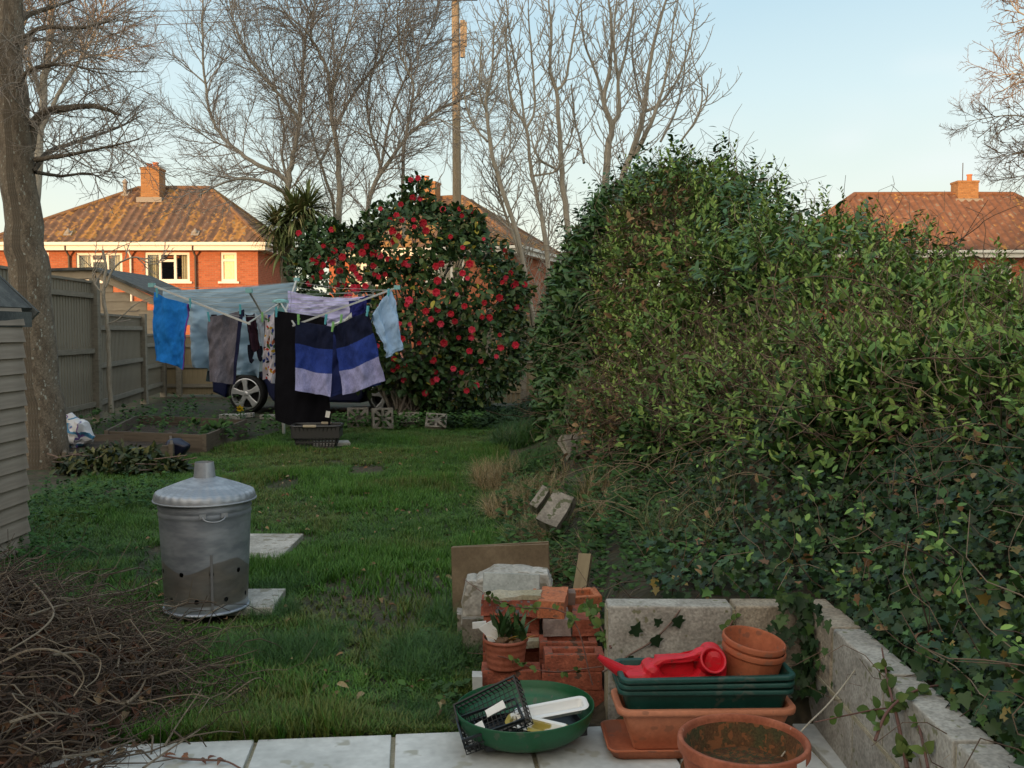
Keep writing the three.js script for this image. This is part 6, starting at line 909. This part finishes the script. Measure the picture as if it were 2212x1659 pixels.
  wd(onG(-3.8, -2.75, -6.1, -8.2), 190, .034, [[.022, .07, .016], [.03, .09, .02], [.04, .10, .028], [.05, .11, .02]], .18); wd(onG(-2.9, -2.5, -4.8, -6.0), 80, .030, [[.026, .08, .016], [.04, .11, .02]], .14);
  wd(onG(-5.9, -2.9, -11.8, -15), 130, .042, [[.05, .11, .02], [.07, .14, .025], [.04, .08, .02]], .2); wd(onG(-2.4, -.4, -13.4, -14.6), 300, .055, [[.045, .11, .025], [.07, .14, .035]], .2); wd(onG(-3.4, -2.2, -12.2, -14.4), 80, .055, [[.05, .11, .025]], .2); wd(onG(-1, .6, -13.2, -16), 240, .07, [[.022, .05, .018]], .2); wd(onG(-5.8, -4.4, -12.5, -17), 80, .06, [[.035, .085, .02], [.05, .11, .025]], .3);
  wd(onG(-.4, .1, -3.45, -4.4), 110, .03, GREEN.weed, .05);
  tag(scatter('weeds', scene, LEAF.herb, M.leafSoft, weeds), 'low leafy weeds along the bank, shed and far beds', 'weeds', null, 'stuff');
}
// laurel prunings heaped in front of the lower raised bed
{
  const r = rng(24), q = G(262, 1022), t = thing('laurel_prunings', 'heap of glossy yellow-green prunings before the lower raised bed', 'prunings', [q.x, 0, q.z]), it = [];
  for (let i = 0; i < 1500; i++) { const a = r() * 6.28, k = Math.sqrt(r()), x = Math.cos(a) * k * .62, z = Math.sin(a) * k * .32, y = .03 + .22 * (1 - k * k) * r() + .02; it.push({ p: V(x, y, z), y: rdir(r).add(V(.2, .1, .2)), z: V(0, 1, .4).add(rdir(r).multiplyScalar(.8)), s: .10 * (.6 + .6 * r()), c: tint(r, [[.022, .04, .012], [.03, .05, .014], [.014, .026, .010], [.10, .10, .028], [.05, .065, .02]]) }); }
  scatter('leaves', t, LEAF.laurel, M.leafGloss, it); const tb = new TB(); for (let i = 0; i < 40; i++) { const a = V((r() - .5) * 1.1, .03 + .15 * r(), (r() - .5) * .5), d = rdir(r).setY(.1).multiplyScalar(.3); tb.tube([a, a.clone().add(d)], .006, 5); } part('stem', tb.geo(), M.darkWood, t, 'stuff');
}
// yellow daffodil by the wheel
{
  const q = P(521, 882, 13.2), gz = V(q.x, 0, q.z), t = thing('daffodil', 'single yellow daffodil with strap leaves before the car wheel', 'flower', gz), r = rng(25), gs = [];
  for (let i = 0; i < 18; i++) { const a = r() * 6.28, h = .22 + .2 * r(), b = .12 + .2 * r(); gs.push(grid(1, 5, (u, v) => V(Math.cos(a) * b * v * v - Math.sin(a) * .014 * (u - .5) * (1 - .8 * v), h * v - .1 * v * v, Math.sin(a) * b * v * v + Math.cos(a) * .014 * (u - .5) * (1 - .8 * v)))); }
  part('leaf', merge(gs), std({ color: C(.035, .085, .035), roughness: .6, side: THREE.DoubleSide }), t, 'stuff'); part('stalk', new TB().tube([V(0, 0, 0), V(0, .2, .02), V(0, q.y, .05)], .006, 5).geo(), M.bulbLeaf, t);
  const pet = []; for (let k = 0; k < 6; k++) pet.push(leafGeo(.6, .1, 0).scale(.055, .055, .055).rotateZ(k * 1.047)); pet.push(new THREE.CylinderGeometry(.026, .014, .04, 14, 1, true).rotateX(Math.PI / 2).translate(0, 0, .022)); const f = part('flower', merge(pet), std({ color: C(.72, .52, .02), roughness: .6, side: THREE.DoubleSide }), t); f.position.set(0, q.y, .05); f.rotation.x = .2;
}
// raised-bed plants, dark glove by the bed
{
  const r = rng(26); const bed = (pts, lab) => { const o = thing('bed_plants', lab, 'plants'), it = []; for (const [x, y, n, s] of pts) { const q = G(x, y, .1); for (let i = 0; i < n; i++) { const d = rdir(r); it.push({ p: V(q.x + d.x * .16, .1 + Math.abs(d.y) * .13, q.z + d.z * .12), y: d.setY(Math.abs(d.y) * .6 + .1), z: V(0, 1, .3), s: s * (.7 + .6 * r()), c: tint(r, GREEN.weed) }); } } scatter('leaves', o, LEAF.herb, M.leafSoft, it); };
  bed([[465, 945, 120, .07], [478, 938, 70, .06], [420, 935, 60, .06], [380, 935, 40, .05]], 'green leafy plants growing in the long raised bed');
  const g = G(384, 985), m = part('plastic_bag', jitter(new THREE.SphereGeometry(.13, 20, 14).scale(1, .75, .8), .05, 8, 3), std({ color: C(.012, .014, .035), roughness: .35 }), scene); m.position.copy(g).setY(.07); tag(m, 'crumpled dark blue bag at the corner of the raised bed', 'bag');
}
// ---------------------------------------------------------------- heap of cut brushwood, bottom left
{
  const r = rng(27), q = V(-2.3, 0, -3.45), b = thing('brushwood_heap', 'heap of cut brown twigs and dead leaves in the bottom left corner', 'brushwood', q);
  const hgt = (x, z) => .46 * Math.pow(clamp(1 - (x / 1.18) ** 2 - (z / .92) ** 2), 1.25);
  const dirty = mottled([.035, .022, .015], [.075, .048, .032], .3, { grain: .6, bump: .02, seed: 99, p: 8 });
  part('leaf_litter', jitter(uvBox(grid(60, 60, (u, v) => { const x = (u * 2 - 1) * 1.18, z = (1 - v * 2) * .92; return V(x, hgt(x, z) * .9 - .03 + .05 * (fbm(x * 5, z * 5, 1, 3) - .5), z); })), .012, 14), dirty, b);
  const tw = [[], [], [], []], lv = [];
  for (let i = 0; i < 4200; i++) { const a = r() * 6.28, k = Math.pow(r(), .6) * 1.02, x = Math.cos(a) * k * 1.18, z = Math.sin(a) * k * .92, h = hgt(x, z), d = V(.6 + (r() - .3), .3 * (r() - .4), (r() - .5) * 1.9); if (r() < .5) d.multiplyScalar(-1); const L = .12 + .42 * r() * r() + .1 * r(); const W = V(x + q.x, 0, z + q.z); if (W.x > -.9 || W.z < -4.45) continue; tw[i % 4].push({ p: V(x, h * (.88 + .22 * r()) + .015, z), y: d, z: rdir(r), s: (.35 + .45 * r()), t: L, c: tint(r, [[.075, .055, .040], [.105, .08, .058], [.05, .036, .026], [.17, .135, .095], [.065, .042, .03]], .3) }); }
  tw.forEach((l, i) => scatter('twigs', b, twigGs[i], M.twig, l));
  for (let i = 0; i < 4200; i++) { const a = r() * 6.28, k = Math.sqrt(r()) * 1.04, x = Math.cos(a) * k * 1.18, z = Math.sin(a) * k * .92; lv.push({ p: V(x, hgt(x, z) * (.9 + .16 * r()) + .012, z), y: rdir(r), z: V(0, 1, .3).add(rdir(r).multiplyScalar(.8)), s: .028 + .026 * r(), c: tint(r, [[.11, .045, .024], [.075, .036, .02], [.14, .075, .038], [.05, .026, .016], [.18, .125, .07]], .3) }); }
  scatter('dead_leaves', b, LEAF.dead, M.deadLeaf, lv);
  // the longer canes that stand out
  M.canes = wood([.17, .13, .09], [.30, .24, .17], .4, 101);
  const c = (pts, rad) => part('cane', new TB().tube(curve(pts.map((p) => p.sub(q)), 22), (t) => rad * .8 * (1 - .45 * t), 6).geo(), M.canes, b);
  c([G(208, 1287, 0.3), G(267, 1279, 0.26), G(306, 1268, 0.22), G(372, 1240, 0.2)], 0.006);
  c([G(214, 1244, 0.28), G(263, 1235, 0.24), G(300, 1227, 0.2), G(316, 1232, 0.16)], 0.006);
  c([G(-10, 1436, 0.36), G(61, 1405, 0.4), G(116, 1405, 0.4), G(165, 1434, 0.34), G(181, 1468, 0.28), G(159, 1504, 0.24)], 0.005);
  c([G(64, 1250, 0.42), G(98, 1290, 0.42), G(116, 1324, 0.4), G(86, 1363, 0.4), G(18, 1406, 0.4)], 0.006);
  c([G(113, 1415, 0.38), G(184, 1409, 0.33), G(217, 1428, 0.27), G(211, 1461, 0.24), G(184, 1486, 0.24)], 0.0045);
  c([G(457, 1533, 0.03), G(502, 1498, 0.07), G(551, 1466, 0.1), G(579, 1477, 0.03)], 0.0045);
  c([G(355, 1612, 0.04), G(383, 1566, 0.06), G(435, 1489, 0.12)], 0.0045);
  c([G(309, 1659, 0.05), G(368, 1618, 0.05), G(447, 1566, 0.05)], 0.005);
  c([G(132, 1636, 0.16), G(214, 1624, 0.1), G(291, 1599, 0.06)], 0.005);
  c([G(273, 1520, 0.14), G(300, 1495, 0.15), G(314, 1469, 0.17)], 0.0065);
  c([G(254, 1443, 0.2), G(260, 1397, 0.22), G(263, 1342, 0.22)], 0.005);
  c([G(-20, 1228, 0.42), G(34, 1225, 0.44)], 0.006);
  c([G(386, 1360, 0.03), G(429, 1339, 0.06), G(484, 1305, 0.1)], 0.004);
  c([G(404, 1373, 0.06), G(435, 1394, 0.06), G(460, 1412, 0.03)], 0.004);
  c([G(267, 1434, 0.2), G(361, 1426, 0.12)], 0.0045);
  c([G(386, 1471, 0.06), G(453, 1474, 0.05), G(515, 1480, 0.03)], 0.004);
  c([G(20, 1560, 0.3), G(90, 1540, 0.3), G(170, 1548, 0.22)], 0.005);
  c([G(60, 1330, 0.42), G(150, 1305, 0.38), G(250, 1318, 0.26)], 0.005);
  const ts = thing('fallen_twig', 'reddish twig with dead leaves lying on the patio slab', 'twig'), pts = [G(350, 1632, .03), G(400, 1640, .035), G(444, 1642, .03), G(487, 1644, .03), G(520, 1660, .028)];
  part('stem', new TB().tube(curve(pts, 14), .003, 5).geo(), std({ color: C(.16, .08, .06), roughness: .8 }), ts); const dl = []; for (let i = 0; i < 9; i++) { const p = pts[0].clone().lerp(pts[3], r()); dl.push({ p, y: rdir(r).setY(.2), z: V(0, 1, .2), s: .03, c: tint(r, [[.2, .09, .05], [.14, .06, .04]]) }); } scatter('dead_leaves', ts, LEAF.dead, M.deadLeaf, dl);
}
scene.traverse((o) => { if (o.isMesh) { o.castShadow = true; o.receiveShadow = true; } });
renderer.render(scene, camera);
